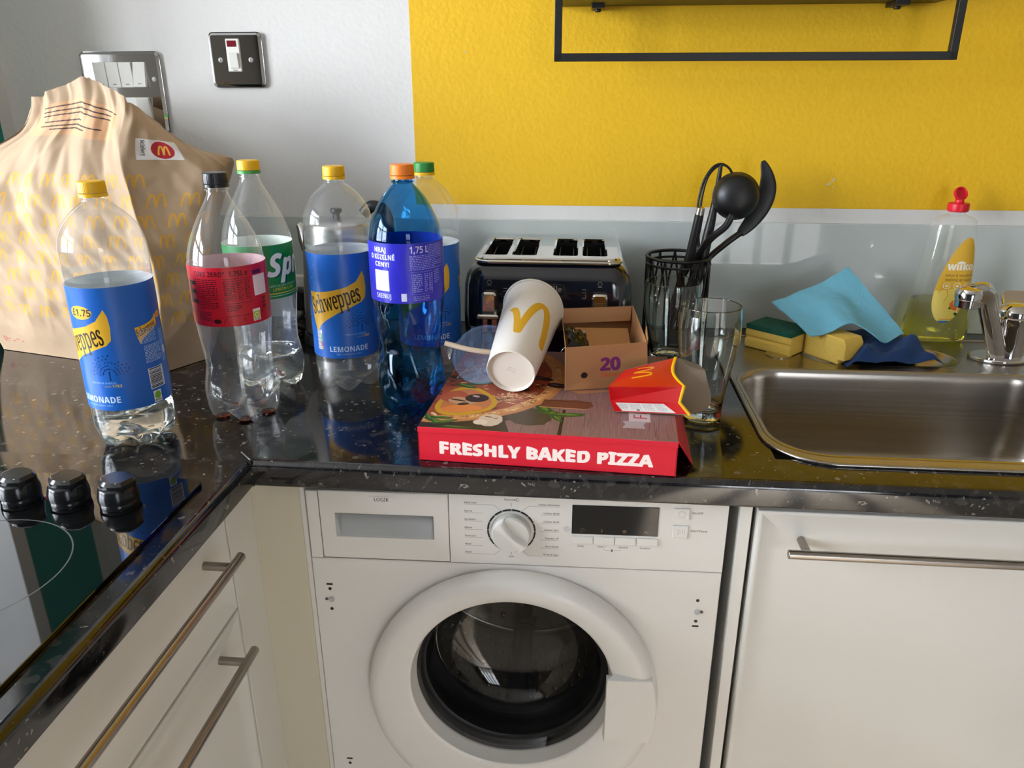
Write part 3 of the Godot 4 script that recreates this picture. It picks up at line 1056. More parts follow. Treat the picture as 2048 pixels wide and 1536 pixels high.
# ---------------------------------------------------------------- bottles
func petal_shape(foot_r: float, body_r: float, top: float):
	# five feet: below «top» the profile swings between a foot and a valley as the angle goes round
	return func(q: Vector2, a: float) -> Vector2:
		if q.y >= 0.0:
			return q
		var s := clampf(-q.y, 0.0, 1.0)  # 0 at the body, 1 at the middle of the base
		var lobe := [Vector2(body_r, top), Vector2(body_r * 0.985, top * 0.62), Vector2(body_r * 0.93, top * 0.25), Vector2(foot_r * 1.08, top * 0.05), Vector2(foot_r * 0.9, 0.0), Vector2(foot_r * 0.66, top * 0.06), Vector2(foot_r * 0.3, top * 0.3), Vector2(0.0, top * 0.36)]
		var gap := [Vector2(body_r, top), Vector2(body_r * 0.95, top * 0.84), Vector2(body_r * 0.84, top * 0.66), Vector2(body_r * 0.7, top * 0.54), Vector2(body_r * 0.52, top * 0.46), Vector2(body_r * 0.34, top * 0.4), Vector2(body_r * 0.16, top * 0.37), Vector2(0.0, top * 0.36)]
		var f := s * 7.0
		var k := mini(int(f), 6)
		var l: Vector2 = lobe[k].lerp(lobe[k + 1], f - k)
		var g: Vector2 = gap[k].lerp(gap[k + 1], f - k)
		var w := pow(0.5 + 0.5 * cos(5.0 * a + 0.4), 0.75)
		return g.lerp(l, w)


func base_profile(steps := 21) -> Array:
	var o := []
	for k in steps:
		o.append(Vector2(0.0001, -1.0 + float(k) / steps))
	return o


func smooth_profile(points: Array, steps := 6) -> Array:
	var o := []
	for k in points.size() - 1:
		var p0: Vector2 = points[maxi(k - 1, 0)]
		var p3: Vector2 = points[mini(k + 2, points.size() - 1)]
		for j in steps:
			o.append((points[k] as Vector2).cubic_interpolate(points[k + 1], p0, p3, float(j) / steps))
	o.append(points[-1])
	return o


func liquid(parent: Node, sides: Array, level: float, foot_r: float, body_r: float, top: float, m: Material) -> void:
	# fills the bottle from its feet to the level, a hair inside the wall
	var p := base_profile()
	for q: Vector2 in smooth_profile(sides):
		if q.y < level - 0.001:
			p.append(Vector2(q.x - 0.0006, q.y))
	p.append(Vector2(p[-1].x, level))
	p.append(Vector2(0, level + 0.0004))
	var b := MB.new()
	var petal = petal_shape(foot_r, body_r - 0.0006, top)
	b.lathe(PackedVector2Array(p), 60, 60.0, func(q: Vector2, a: float) -> Vector2:
		var r: Vector2 = petal.call(q, a)
		return Vector2(r.x, r.y + (0.0006 if q.y < 0 else 0.0)))
	part("liquid", b, m, parent)


func make_bottle(called: String, label: String, group: String, at: Vector3, facing: float, d: Dictionary) -> Node3D:
	# d: sides (profile from the feet up to the neck), foot, top, wall material, cap, label picture and its heights
	var t := thing(called, label, "bottle", at, 0.0, group)
	var eye := Vector3(0.351, 0, 1.493) - at
	t.rotation.y = atan2(eye.x, eye.z) - facing
	var sides: Array = d.sides
	var body_r: float = sides[0].x
	var top: float = sides[0].y
	var foot: float = d.get("foot", 0.035)
	var prof := base_profile()
	prof.append_array(smooth_profile(sides))
	var b := MB.new()
	var petal = petal_shape(foot, body_r, top)
	var ridge: float = d.get("ridge", 0.0)
	b.lathe(PackedVector2Array(prof), 80, 70.0, func(q: Vector2, a: float) -> Vector2:
		var r: Vector2 = petal.call(q, a)
		if ridge > 0.0 and q.y > 0.0 and q.y < d.label[0]:
			r.x += ridge * sin(7.0 * a + q.y * 90.0) * clampf((d.label[0] - q.y) * 60.0, 0.0, 1.0)
		return r)
	if d.get("tinted", false):
		# the tinted plastic has an inner wall too, so that light is coloured on its way through
		var inner := []
		for k in range(prof.size() - 1, -1, -1):
			inner.append(prof[k])
		b.lathe(PackedVector2Array(inner), 80, 70.0, func(q: Vector2, a: float) -> Vector2:
			var r: Vector2 = petal.call(q, a)
			if ridge > 0.0 and q.y > 0.0 and q.y < d.label[0]:
				r.x += ridge * sin(7.0 * a + q.y * 90.0) * clampf((d.label[0] - q.y) * 60.0, 0.0, 1.0)
			return Vector2(maxf(r.x - 0.0005, 0.0), r.y + (0.0005 if q.y < 0 else 0.0)))
		var rim := sides[-1] as Vector2
		b.lathe(PackedVector2Array([rim, rim - Vector2(0.0005, 0)]), 80)
	part("body", b, d.wall, t)
	# support ring and thread below the cap
	var cy: float = d.cap_at
	part("neck_ring", turned([Vector2(0.0128, cy - 0.0065), Vector2(0.0152, cy - 0.0055), Vector2(0.0152, cy - 0.0045), Vector2(0.0128, cy - 0.0035)], 40), d.get("neck_wall", d.wall), t)
	# cap with a knurled skirt, and the tamper band under it
	var cap := MB.new()
	var ch: float = d.get("cap_h", 0.0135)
	cap.lathe(PackedVector2Array([Vector2(0.0146, cy + 0.0036), Vector2(0.0157, cy + 0.0038), Vector2(0.0156, cy + ch + 0.0022), Vector2(0.0149, cy + ch + 0.0034), Vector2(0.0135, cy + ch + 0.0038), Vector2(0.0, cy + ch + 0.0038)]), 144, 70.0, func(q: Vector2, a: float) -> Vector2:
		return Vector2(q.x + (0.00025 * signf(sin(48.0 * a)) if q.y < cy + ch + 0.002 and q.x > 0.015 else 0.0), q.y))
	part("cap", cap, d.cap, t)
	part("tamper_band", turned([Vector2(0.0142, cy - 0.0012), Vector2(0.0163, cy - 0.0012), Vector2(0.0162, cy + 0.0026), Vector2(0.0155, cy + 0.0031), Vector2(0.0142, cy + 0.0031)], 40), d.band, t)
	# wrap-round label: print outside, plain inside
	var lo: float = d.label[0]
	var hi: float = d.label[1]
	var lp := PackedVector2Array()
	var bp := PackedVector2Array()
	var sp := smooth_profile(sides)
	for k in 15:
		var y := lerpf(lo, hi, k / 14.0)
		var r := 0.0
		for j in sp.size() - 1:
			if sp[j].y <= y and sp[j + 1].y >= y:
				r = lerpf(sp[j].x, sp[j + 1].x, (y - sp[j].y) / maxf(sp[j + 1].y - sp[j].y, 1e-6))
		lp.append(Vector2(r + 0.0006, y))
		bp.append(Vector2(r + 0.0003, y))
	bp.reverse()
	var wr := RandomNumberGenerator.new()
	wr.seed = hash(label)
	var p1 := wr.randf() * 6.0
	var crinkle := func(q: Vector2, a: float) -> Vector2: return Vector2(q.x + 0.00022 * (1.0 + sin(a * 9.0 + p1) * sin(q.y * 120.0 + a * 3.0)), q.y)
	var outer := MB.new()
	outer.lathe(lp, 72, 60.0, crinkle)
	var back := MB.new()
	back.lathe(bp, 72, 60.0, func(q: Vector2, a: float) -> Vector2: return Vector2(crinkle.call(q, a).x, q.y))
	back.lathe(PackedVector2Array([lp[14], bp[0]]), 72)
	back.lathe(PackedVector2Array([bp[14], lp[0]]), 72)
	var am := outer.surface(ArrayMesh.new(), d.print)
	part("label", back.surface(am, d.lining), null, t)
	return t


func bottles() -> void:
	var pet := clear_mat("clear_plastic", Color(0.82, 0.86, 0.86), 0.07, 0.03)
	var water := glass_mat("clear_drink", Color(0.97, 0.99, 0.97), 0.033)
	var yellow := mat("yellow_cap", Color8(236, 182, 8), 0.38)
	var lining := mat("label_lining", Color8(208, 216, 220), 0.5)
	var lem := mat("lemonade_print", Color.WHITE, 0.35, 0.0, pic_lemonade(false))
	var lem2 := mat("lemonade_price_print", Color.WHITE, 0.35, 0.0, pic_lemonade(true))
	var s_lem := [Vector2(0.0492, 0.026), Vector2(0.0496, 0.04), Vector2(0.0498, 0.056), Vector2(0.0498, 0.215), Vector2(0.0503, 0.222), Vector2(0.0503, 0.25), Vector2(0.0498, 0.262), Vector2(0.0452, 0.278), Vector2(0.0333, 0.2955), Vector2(0.0205, 0.307), Vector2(0.0136, 0.312), Vector2(0.0128, 0.316), Vector2(0.0128, 0.324)]
	var lemon := {"sides": s_lem, "foot": 0.036, "wall": pet, "cap_at": 0.3185, "cap": yellow, "band": yellow, "label": [0.058, 0.216], "print": lem, "lining": lining}
	var g := "large bottles on the worktop"
	var b1 := make_bottle("lemonade_bottle", "yellow-capped lemonade bottle with price flash on its label, standing in front of paper bag", g, Vector3(-0.2375, 0.91, 0.598), 0.0446 / 0.0504, lemon.merged({"print": lem2}, true))
	liquid(b1, s_lem, 0.045, 0.036, 0.0492, 0.026, water)
	make_bottle("lemonade_bottle", "yellow-capped lemonade bottle whose whole yellow banner faces out, left of the blue bottle", g, Vector3(-0.0105, 0.91, 0.3735), 0.0, lemon)
	make_bottle("lemonade_bottle", "lemonade bottle with green cap and yellow band, half hidden between blue bottle and toaster", g, Vector3(0.1085, 0.91, 0.3035), 0.0, lemon.merged({"cap": mat("green_cap", Color8(34, 136, 52), 0.38)}, true))
	var s_coke := [Vector2(0.0502, 0.03), Vector2(0.0508, 0.042), Vector2(0.0490, 0.056), Vector2(0.0456, 0.072), Vector2(0.0448, 0.082), Vector2(0.0466, 0.105), Vector2(0.0494, 0.134), Vector2(0.0501, 0.146), Vector2(0.0501, 0.215), Vector2(0.0496, 0.226), Vector2(0.0470, 0.24), Vector2(0.0417, 0.256), Vector2(0.0338, 0.273), Vector2(0.0240, 0.291), Vector2(0.0172, 0.303), Vector2(0.0138, 0.311), Vector2(0.0128, 0.317), Vector2(0.0128, 0.326)]
	var black := mat("black_cap", Color8(20, 24, 32), 0.3)
	var coke := {"sides": s_coke, "foot": 0.037, "wall": pet, "cap_at": 0.3205, "cap": black, "band": black, "label": [0.143, 0.2225], "print": mat("cola_print", Color.WHITE, 0.35, 0.0, pic_cola()), "lining": mat("cola_lining", Color8(216, 176, 180), 0.5)}
	var c := make_bottle("cola_bottle", "empty black-capped cola bottle with a red label, standing in front of green-labelled bottle", g, Vector3(-0.1275, 0.91, 0.503), 0.0, coke)
	var dregs := MB.new()
	for k in 5:
		var a := (TAU * k - 0.4) / 5.0
		dregs.xf = Transform3D(Basis.IDENTITY, Vector3(sin(a), 0, cos(a)) * 0.033 + Vector3(0, 0.0007, 0))
		dregs.lathe(PackedVector2Array([Vector2(0, 0), Vector2(0.006, 0.0002), Vector2(0.0095, 0.0018), Vector2(0.010, 0.0026), Vector2(0, 0.0026)]), 16)
	part("dregs", dregs, glass_mat("cola_dregs", Color8(150, 60, 24), 0.033), c)
	var s_lime := []
	for q: Vector2 in s_coke:
		s_lime.append(Vector2(q.x, q.y if q.y < 0.1 else q.y + 0.006))
	var lime := coke.merged({"sides": s_lime, "cap_at": 0.3265, "cap": yellow, "band": mat("green_band", Color8(60, 150, 70), 0.4), "label": [0.148, 0.2275], "print": mat("lime_print", Color.WHITE, 0.35, 0.0, pic_lime()), "lining": mat("lime_lining", Color8(222, 232, 222), 0.5)}, true)
	var l := make_bottle("lime_bottle", "lemon-lime drink bottle with green label and yellow cap, behind the cola bottle", g, Vector3(-0.133, 0.91, 0.384), -1.18, lime)
	liquid(l, s_lime, 0.056, 0.037, 0.0502, 0.03, water)
	var s_blue := [Vector2(0.0470, 0.03), Vector2(0.0482, 0.05), Vector2(0.0474, 0.066), Vector2(0.0420, 0.09), Vector2(0.0414, 0.1), Vector2(0.0440, 0.118), Vector2(0.0478, 0.145), Vector2(0.0492, 0.166), Vector2(0.0498, 0.178), Vector2(0.0498, 0.244), Vector2(0.0490, 0.256), Vector2(0.0448, 0.274), Vector2(0.0318, 0.3005), Vector2(0.0205, 0.315), Vector2(0.0145, 0.321), Vector2(0.0128, 0.326), Vector2(0.0128, 0.335)]
	var orange := mat("orange_cap", Color8(240, 128, 18), 0.4)
	make_bottle("blue_bottle", "blue tinted plastic bottle with orange cap and purple-blue label, behind pizza box's left corner", g, Vector3(0.1125, 0.91, 0.4675), 0.0, {"sides": s_blue, "foot": 0.034, "wall": glass_mat("blue_plastic", Color(0.48, 0.79, 0.96), 0.03, 0.02), "tinted": true, "cap_at": 0.3295, "cap": orange, "band": orange, "label": [0.171, 0.2505], "ridge": 0.0009, "print": mat("orange_print", Color.WHITE, 0.3, 0.0, pic_orange()), "lining": mat("blue_lining", Color8(80, 165, 255), 0.5)})


# ---------------------------------------------------------------- take-away packaging
func paper_bag() -> void:
	# corners of the bag, level by level: front left, front right (crease), gusset fold, back right, back left
	var lv := [
		[0.911, [-0.685, 0.262], [-0.33, 0.352], [-0.29, 0.275], [-0.335, 0.15], [-0.66, 0.10]],
		[0.96, [-0.70, 0.268], [-0.325, 0.356], [-0.283, 0.275], [-0.315, 0.145], [-0.67, 0.09]],
		[1.04, [-0.715, 0.27], [-0.318, 0.354], [-0.272, 0.275], [-0.315, 0.14], [-0.69, 0.08]],
		[1.10, [-0.72, 0.27], [-0.325, 0.347], [-0.268, 0.27], [-0.318, 0.14], [-0.70, 0.07]],
		[1.16, [-0.72, 0.27], [-0.345, 0.337], [-0.262, 0.258], [-0.292, 0.145], [-0.70, 0.07]],
		[1.22, [-0.692, 0.262], [-0.362, 0.322], [-0.258, 0.25], [-0.262, 0.15], [-0.68, 0.075]],
		[1.255, [-0.632, 0.256], [-0.368, 0.313], [-0.272, 0.25], [-0.256, 0.16], [-0.62, 0.08]],
		[1.285, [-0.572, 0.252], [-0.364, 0.303], [-0.292, 0.247], [-0.285, 0.165], [-0.58, 0.085]],
		[1.315, [-0.548, 0.25], [-0.356, 0.292], [-0.318, 0.247], [-0.322, 0.17], [-0.555, 0.09]],
		[1.335, [-0.542, 0.247], [-0.358, 0.284], [-0.33, 0.245], [-0.338, 0.175], [-0.55, 0.10]],
	]
	var us := [0.0, 0.5, 0.63, 0.78, 0.93, 1.0]
	var nz := FastNoiseLite.new()
	nz.seed = 5
	nz.frequency = 9.0
	nz.fractal_octaves = 3
	# heights picked on a jittered lattice and joined by flat triangles, as paper folds
	var facets := func(p: Vector2, cell: float, seed_: int) -> float:
		var q := p / cell + Vector2(0.37 * seed_, 0.61 * seed_)
		q += Vector2(sin(q.y * 2.1 + seed_), sin(q.x * 1.7 - seed_)) * 0.28
		var b := q.floor()
		var r := q - b
		var h := func(o: Vector2) -> float: return float(hash(Vector3i(int(o.x), int(o.y), seed_)) % 1000) / 500.0 - 1.0
		if r.x + r.y < 1.0:
			var h0: float = h.call(b)
			return h0 + (h.call(b + Vector2(1, 0)) - h0) * r.x + (h.call(b + Vector2(0, 1)) - h0) * r.y
		var h1: float = h.call(b + Vector2(1, 1))
		return h1 + (h.call(b + Vector2(0, 1)) - h1) * (1.0 - r.x) + (h.call(b + Vector2(1, 0)) - h1) * (1.0 - r.y)
	var nc := 220
	var nr := 150
	var rows := []
	var uvs := []
	for r in nr + 1:
		var f := float(r) / nr
		var y := lerpf(0.911, 1.335, f)
		var k := 0
		while k < lv.size() - 2 and lv[k + 1][0] < y:
			k += 1
		var w: float = (y - lv[k][0]) / (lv[k + 1][0] - lv[k][0])
		var cs := []
		for j in 5:
			var q := []
			for m in [-1, 0, 1, 2]:
				var e: Array = lv[clampi(k + m, 0, lv.size() - 1)][j + 1]
				q.append(Vector2(e[0], e[1]))
			cs.append((q[1] as Vector2).cubic_interpolate(q[2], q[0], q[3], w))
		cs.append(cs[0])
		var row := PackedVector3Array()
		var ur := PackedVector2Array()
		for c in nc + 1:
			var u := float(c) / nc
			var s := 0
			while s < 4 and us[s + 1] < u:
				s += 1
			var g: float = (u - us[s]) / (us[s + 1] - us[s])
			var p: Vector2 = (cs[s] as Vector2).lerp(cs[s + 1], g)
			var d: Vector2 = ((cs[s + 1] as Vector2) - cs[s]).orthogonal().normalized() * -1.0
			# the front bulges a little; the paper is creased into flat facets
			var belly := sin(PI * clampf(f * 1.1, 0, 1)) * sin(PI * g)
			var out := 0.012 * belly if s == 0 else (-0.004 * belly)
			var edge := minf(g, 1.0 - g)
			var amp := clampf(f * 5.0, 0.0, 1.0) * clampf(edge * 8.0 + 0.3, 0, 1)
			out += nz.get_noise_3d(p.x, y * 0.6, p.y) * 0.006 * amp
			out += facets.call(Vector2(u * 1.35, y), 0.075, 3) * 0.0085 * amp
			out += facets.call(Vector2(u * 1.35 + 0.4 * y, y * 1.15), 0.030, 8) * 0.0028 * amp
			var yy := y
			if f > 0.72:
				# the mouth is torn open: a peak over the front, a dip, then a wing over the gusset
				var lift := 0.0
				if u < 0.5:
					lift = 0.030 * maxf(0.0, 1.0 - absf(u - 0.29) / (0.24 if u < 0.29 else 0.21)) + 0.004
				elif u < 0.78:
					lift = -0.004 - 0.085 * pow((u - 0.5) / 0.28, 1.2)
				else:
					lift = lerpf(-0.089, 0.004, smoothstep(0.78, 0.97, u))
				yy += lift * pow((f - 0.72) / 0.28, 1.5)
			row.append(Vector3(p.x + d.x * out, yy, p.y + d.y * out))
			ur.append(Vector2(u, 1.0 - f))
		rows.append(row)
		uvs.append(ur)
	var t := thing("paper_bag", "large crumpled brown paper take-away bag printed with yellow arches", "paper bag", Vector3.ZERO)
	var b := MB.new()
	b.grid(rows, true, false, uvs)
	var inner := []
	for r in range(nr, nr - 62, -1):
		var row := PackedVector3Array()
		var mid: Vector3 = Vector3(-0.47, rows[r][0].y, 0.2)
		for c in nc + 1:
			var p: Vector3 = rows[r][c]
			row.append(p + (Vector3(mid.x, p.y, mid.z) - p).normalized() * 0.0012)
		inner.append(row)
	b.grid(inner, true, false)
	b.grid([rows[nr], inner[0]], true)
	var m := mat("kraft_paper", Color.WHITE, 0.75, 0.0, pic_bag())
	part("bag", b, m, t)


func pizza_box() -> Node3D:
	var w := 0.3185
	var t := thing("pizza_box", "red pizza box with a printed pizza on its lid, lying near the worktop edge", "pizza box", Vector3(0.155, 0.9105, 0.636), -deg_to_rad(3.24))
	var red := mat("red_card", Color8(200, 10, 38), 0.45)
	var top := mat("pizza_print", Color.WHITE, 0.42, 0.0, pic_pizza_top())
	var front := mat("pizza_front_print", Color.WHITE, 0.5, 0.0, pic_pizza_front())
	var h := 0.0455
	part("tray", box(Vector3(w / 2, 0.019, -w / 2), Vector3(w - 0.004, 0.038, w - 0.004), 0.001), red, t)
	# lid: a slightly bowed sheet with a rolled front edge
	var rows := []
	for r in 13:
		var row := PackedVector3Array()
		for c in 17:
			var u := c / 16.0
			var v := r / 12.0
			row.append(Vector3(u * w, h + 0.0012 * sin(PI * u) * sin(PI * v) + 0.0008 * sin(u * 9.0) * (1.0 - v), -v * w))
		rows.append(row)
	var lid := MB.new()
	lid.sheet(rows, 0.0018)
	part("lid", lid, top, t)
	# front wall carries the words; the lid's lip is tucked over it with a crinkled edge
	var fb := MB.new()
	fb.slab(Vector3(0, 0.0005, 0), Vector3(w, 0.0005, 0), Vector3(w, h - 0.004, 0), Vector3(0, h - 0.004, 0), 0.0018)
	part("front_panel", fb, front, t)
	var lip := []
	for r in 3:
		var row := PackedVector3Array()
		for c in 33:
			var u := c / 32.0
			var low := 0.0058 + 0.0008 * sin(u * 21.0) + 0.0006 * sin(u * 47.0)
			row.append(Vector3(u * w, h - low * (1.0 - r / 2.0), 0.0016 * (1.0 - pow(r / 2.0, 2.0) * 0.9)))
		lip.append(row)
	var lb := MB.new()
	lb.sheet(lip, 0.001)
	part("lid_lip", lb, red, t)
	for s in 2:
		var sb := MB.new()
		var x: float = [0.0, w][s]
		if s == 0:
			sb.slab(Vector3(x, 0.0, -w), Vector3(x, 0, 0), Vector3(x, h - 0.001, 0), Vector3(x, h - 0.001, -w), 0.0015)
		else:
			sb.slab(Vector3(x, 0.0, 0), Vector3(x, 0, -w), Vector3(x, h - 0.001, -w), Vector3(x, h - 0.001, 0), 0.0015)
		part("side_wall", sb, red, t)
	var bb := MB.new()
	bb.slab(Vector3(w, 0, -w), Vector3(0, 0, -w), Vector3(0, h - 0.001, -w), Vector3(w, h - 0.001, -w), 0.0015)
	part("back_wall", bb, red, t)
	# the lid's right flap hangs splayed outside the tray
	var fl := MB.new()
	fl.slab(Vector3(w + 0.0225, 0.001, -0.034), Vector3(w + 0.018, 0.001, -w + 0.05), Vector3(w + 0.0008, h, -w + 0.01), Vector3(w + 0.0008, h, -0.002), 0.0014)
	part("side_flap", fl, red, t)
	return t


func drinks_cup() -> void:
	# lies tipped towards the toaster, its base to the front
	var axis := Vector3(0.115, 0.265, -0.95).normalized()
	var at := Vector3(0.261, 0.9905, 0.520)
	var z := (Vector3(0.351, 1.343, 1.493) - at)
	z = (z - axis * z.dot(axis)).normalized()
	var t := thing("paper_cup", "white paper drinks cup with yellow arch, tipped over on the pizza box", "paper cup")
	t.transform = Transform3D(Basis(axis.cross(z), axis, z), at)
	var r0 := 0.0335
	var r1 := 0.0465
	var ln := 0.168
	var outer := MB.new()
	var bend := func(q: Vector2, a: float) -> Vector2:
		# the mouth has been squeezed a little
		var f := clampf(q.y / ln, 0.0, 1.0)
		return Vector2(q.x * (1.0 + 0.045 * f * f * cos(2.0 * a + 0.7)), q.y)
	outer.lathe(PackedVector2Array([Vector2(r0, 0.0), Vector2(lerpf(r0, r1, 0.25), ln * 0.25), Vector2(lerpf(r0, r1, 0.5), ln * 0.5), Vector2(lerpf(r0, r1, 0.75), ln * 0.75), Vector2(r1, ln)]), 64, 60.0, bend)
	var white := mat("cup_white", Color8(226, 218, 206), 0.6)
	var am := outer.surface(ArrayMesh.new(), mat("cup_print", Color.WHITE, 0.55, 0.0, pic_cup()))
	var inn := MB.new()
	inn.lathe(PackedVector2Array([Vector2(r1 - 0.0006, ln), Vector2(r0 - 0.0006, 0.006), Vector2(0, 0.006)]), 64, 60.0, bend)
	part("wall", inn.surface(am, white), null, t)
	var base := MB.new()
	base.lathe(PackedVector2Array([Vector2(0, 0.0045), Vector2(r0 - 0.003, 0.0045), Vector2(r0 - 0.002, 0.0035), Vector2(r0 - 0.0016, -0.0006), Vector2(r0 - 0.0006, -0.0012), Vector2(r0 + 0.0002, 0.0)]), 64, 80.0)
	var bi := canvas(512, 512, Color8(226, 218, 206))
	write(bi, "WD21-55", Vector2(256, 240), 16, Color8(150, 140, 130), {"align": 0.5, "rot": 0.12})
	write(bi, "2PMK-34:21", Vector2(256, 276), 16, Color8(150, 140, 130), {"align": 0.5, "rot": 0.12})
	part("base", base, white, t)
	var disc := MB.new()
	disc.xf = Transform3D(Basis(Vector3(1, 0, 0), PI / 2), Vector3(0, 0.0042, 0))
	var c := PackedVector2Array()
	for k in 40:
		c.append(Vector2.from_angle(TAU * k / 40) * (r0 - 0.0035))
	disc.prism(c, 0.0, 0.0004)
	part("base_print", disc, mat("cup_base_print", Color.WHITE, 0.6, 0.0, tex(bi)), t)
	var rim := MB.new()
	var ring := []
	for k in 65:
		var a := -PI + TAU * k / 64
		var q: Vector2 = bend.call(Vector2(r1 + 0.0008, ln), a)
		ring.append(Vector3(q.x * sin(a), q.y, q.x * cos(a)))
	rim.tube(PackedVector3Array(ring), 0.0019, 10, false, 1.0, Vector3.ZERO, true)
	part("rolled_rim", rim, white, t)


func cup_lid_and_straw() -> void:
	var n := Vector3(-0.10, 0.70, 0.70).normalized()
	var at := Vector3(0.2165, 0.9925, 0.452)
	var t := thing("cup_lid", "bluish translucent plastic cup lid leaning behind the tipped paper cup", "cup lid")
	var x := Vector3.RIGHT
	x = (x - n * x.dot(n)).normalized()
	t.transform = Transform3D(Basis(x, n, x.cross(n)), at)
	var pl := clear_mat("lid_plastic", Color8(150, 178, 214), 0.36, 0.26)
	var lid := MB.new()
	lid.lathe(PackedVector2Array([Vector2(0.0455, -0.009), Vector2(0.0475, -0.0085), Vector2(0.0478, -0.002), Vector2(0.0462, 0.0), Vector2(0.0425, 0.0), Vector2(0.0415, -0.004), Vector2(0.038, -0.0045), Vector2(0.012, -0.0035), Vector2(0.0, -0.0035)]), 64, 40.0)
	part("lid", lid, pl, t)
	for k in 4:
		var a: float = [2.6, 3.7, 4.8, 1.2][k]
		var p := Vector3(cos(a), 0, sin(a)) * 0.026
		if k % 2 == 0:
			part("bubble_button", turned([Vector2(0.0078, -0.0040), Vector2(0.0072, -0.001), Vector2(0.005, -0.0002), Vector2(0.0045, -0.002), Vector2(0.0, -0.0022)], 28), pl, t).position = p
		else:
			var o := part("raised_tab", box(Vector3(0, -0.0026, 0), Vector3(0.017, 0.0028, 0.007), 0.001), pl, t)
			o.position = p
			o.rotation.y = 0.5 + k
	var s := thing("straw", "white paper drinking straw poking out left from behind the tipped paper cup", "straw")
	var path := [Vector3(0.1645, 1.0165, 0.4825), Vector3(0.182, 1.0115, 0.4815), Vector3(0.2, 1.006, 0.4775), Vector3(0.222, 1.0, 0.468), Vector3(0.234, 0.9965, 0.459)]
	var sb := MB.new()
	sb.tube(curve(path, 4), 0.0036, 16, false)
	part("tube", sb, mat("straw_paper", Color8(232, 214, 190), 0.6), s)
	var si := MB.new()
	si.tube(curve(path, 4), 0.0031, 16, false)
	part("inside", si, mat("straw_inside", Color8(236, 206, 150), 0.7), s)


func nugget_box() -> void:
	var t := thing("sharing_box", "open brown cardboard nugget box marked 20 in purple, on the pizza box", "food box")
	var pr := mat("nugget_print", Color.WHITE, 0.7, 0.0, pic_nuggets())
	var card := mat("kraft_card", Color.WHITE, 0.72, 0.0, pic_card(77))
	var y0 := 0.9575
	var b := [Vector3(0.3345, y0, 0.500), Vector3(0.4505, y0, 0.469), Vector3(0.434, y0, 0.288), Vector3(0.330, y0, 0.310)]
	var f := [Vector3(0.3335, 1.0225, 0.509), Vector3(0.4455, 1.0225, 0.474), Vector3(0.4365, 1.024, 0.286), Vector3(0.3215, 1.023, 0.308)]
	var th := 0.0011
	var fp := MB.new()
	fp.slab(b[0], b[1], f[1], f[0], th)
	part("front_wall", fp, pr, t)
	var rp := MB.new()
	rp.slab(b[1], b[2], f[2], f[1], th)
	part("side_wall", rp, card, t)
	var lp := MB.new()
	lp.slab(b[3], b[0], f[0], f[3], th)
	part("side_wall", lp, card, t)
	var bp := MB.new()
	bp.slab(b[2], b[3], f[3], f[2], th)
	part("back_wall", bp, card, t)
	# the back wall's inner flap is folded over
	var ip := MB.new()
	ip.slab(f[3] + Vector3(0.004, -0.021, 0.012), f[2] + Vector3(-0.004, -0.021, 0.013), f[2] + Vector3(-0.002, -0.001, 0.0018), f[3] + Vector3(0.002, -0.001, 0.0018), th)
	part("folded_flap", ip, card, t)
	var fl := MB.new()
	fl.slab(b[0] + Vector3(0.001, 0.001, -0.001), b[1] + Vector3(-0.001, 0.001, -0.001), b[2] + Vector3(-0.001, 0.001, 0.001), b[3] + Vector3(0.001, 0.001, 0.001), th)
	part("floor_panel", fl, card, t)
	# corner tab on the right
	var tab := MB.new()
	tab.slab(f[1] + Vector3(0.0005, -0.012, -0.006), f[1] + Vector3(0.0015, -0.012, -0.052), f[1] + Vector3(0.0025, 0.009, -0.05), f[1] + Vector3(0.0015, 0.004, -0.008), th)
	part("corner_tab", tab, card, t)
	# a second card tray lies loose inside
	var c2 := thing("card_insert", "loose flat brown card insert lying inside the open nugget box", "card")
	var ci := MB.new()
	ci.slab(Vector3(0.352, 0.979, 0.476), Vector3(0.432, 0.975, 0.459), Vector3(0.428, 0.996, 0.318), Vector3(0.345, 1.0, 0.335), 0.001)
	part("sheet", ci, card, c2)
	var sp := thing("sauce_packet", "small shiny black sauce packet in the left end of nugget box", "sauce packet")
	var nz := FastNoiseLite.new()
	nz.seed = 3
	nz.frequency = 60.0
	var rows := []
	for r in 15:
		var row := PackedVector3Array()
		for c in 15:
			var u := c / 14.0 - 0.5
			var v := r / 14.0 - 0.5
			var e := (1.0 - pow(absf(u) * 2.0, 3.0)) * (1.0 - pow(absf(v) * 2.0, 3.0))
			row.append(Vector3(u * 0.034, 0.007 * e + nz.get_noise_2d(u * 0.05, v * 0.05) * 0.005, -v * 0.055))
		rows.append(row)
	var pk := MB.new()
	pk.xf = Transform3D(Basis.from_euler(Vector3(0.45, 0.2, -0.35)), Vector3(0.3505, 1.006, 0.425))
	pk.sheet(rows, 0.004)
	part("wrapper", pk, mat("black_foil", Color8(22, 20, 22), 0.16, 0.3), sp)


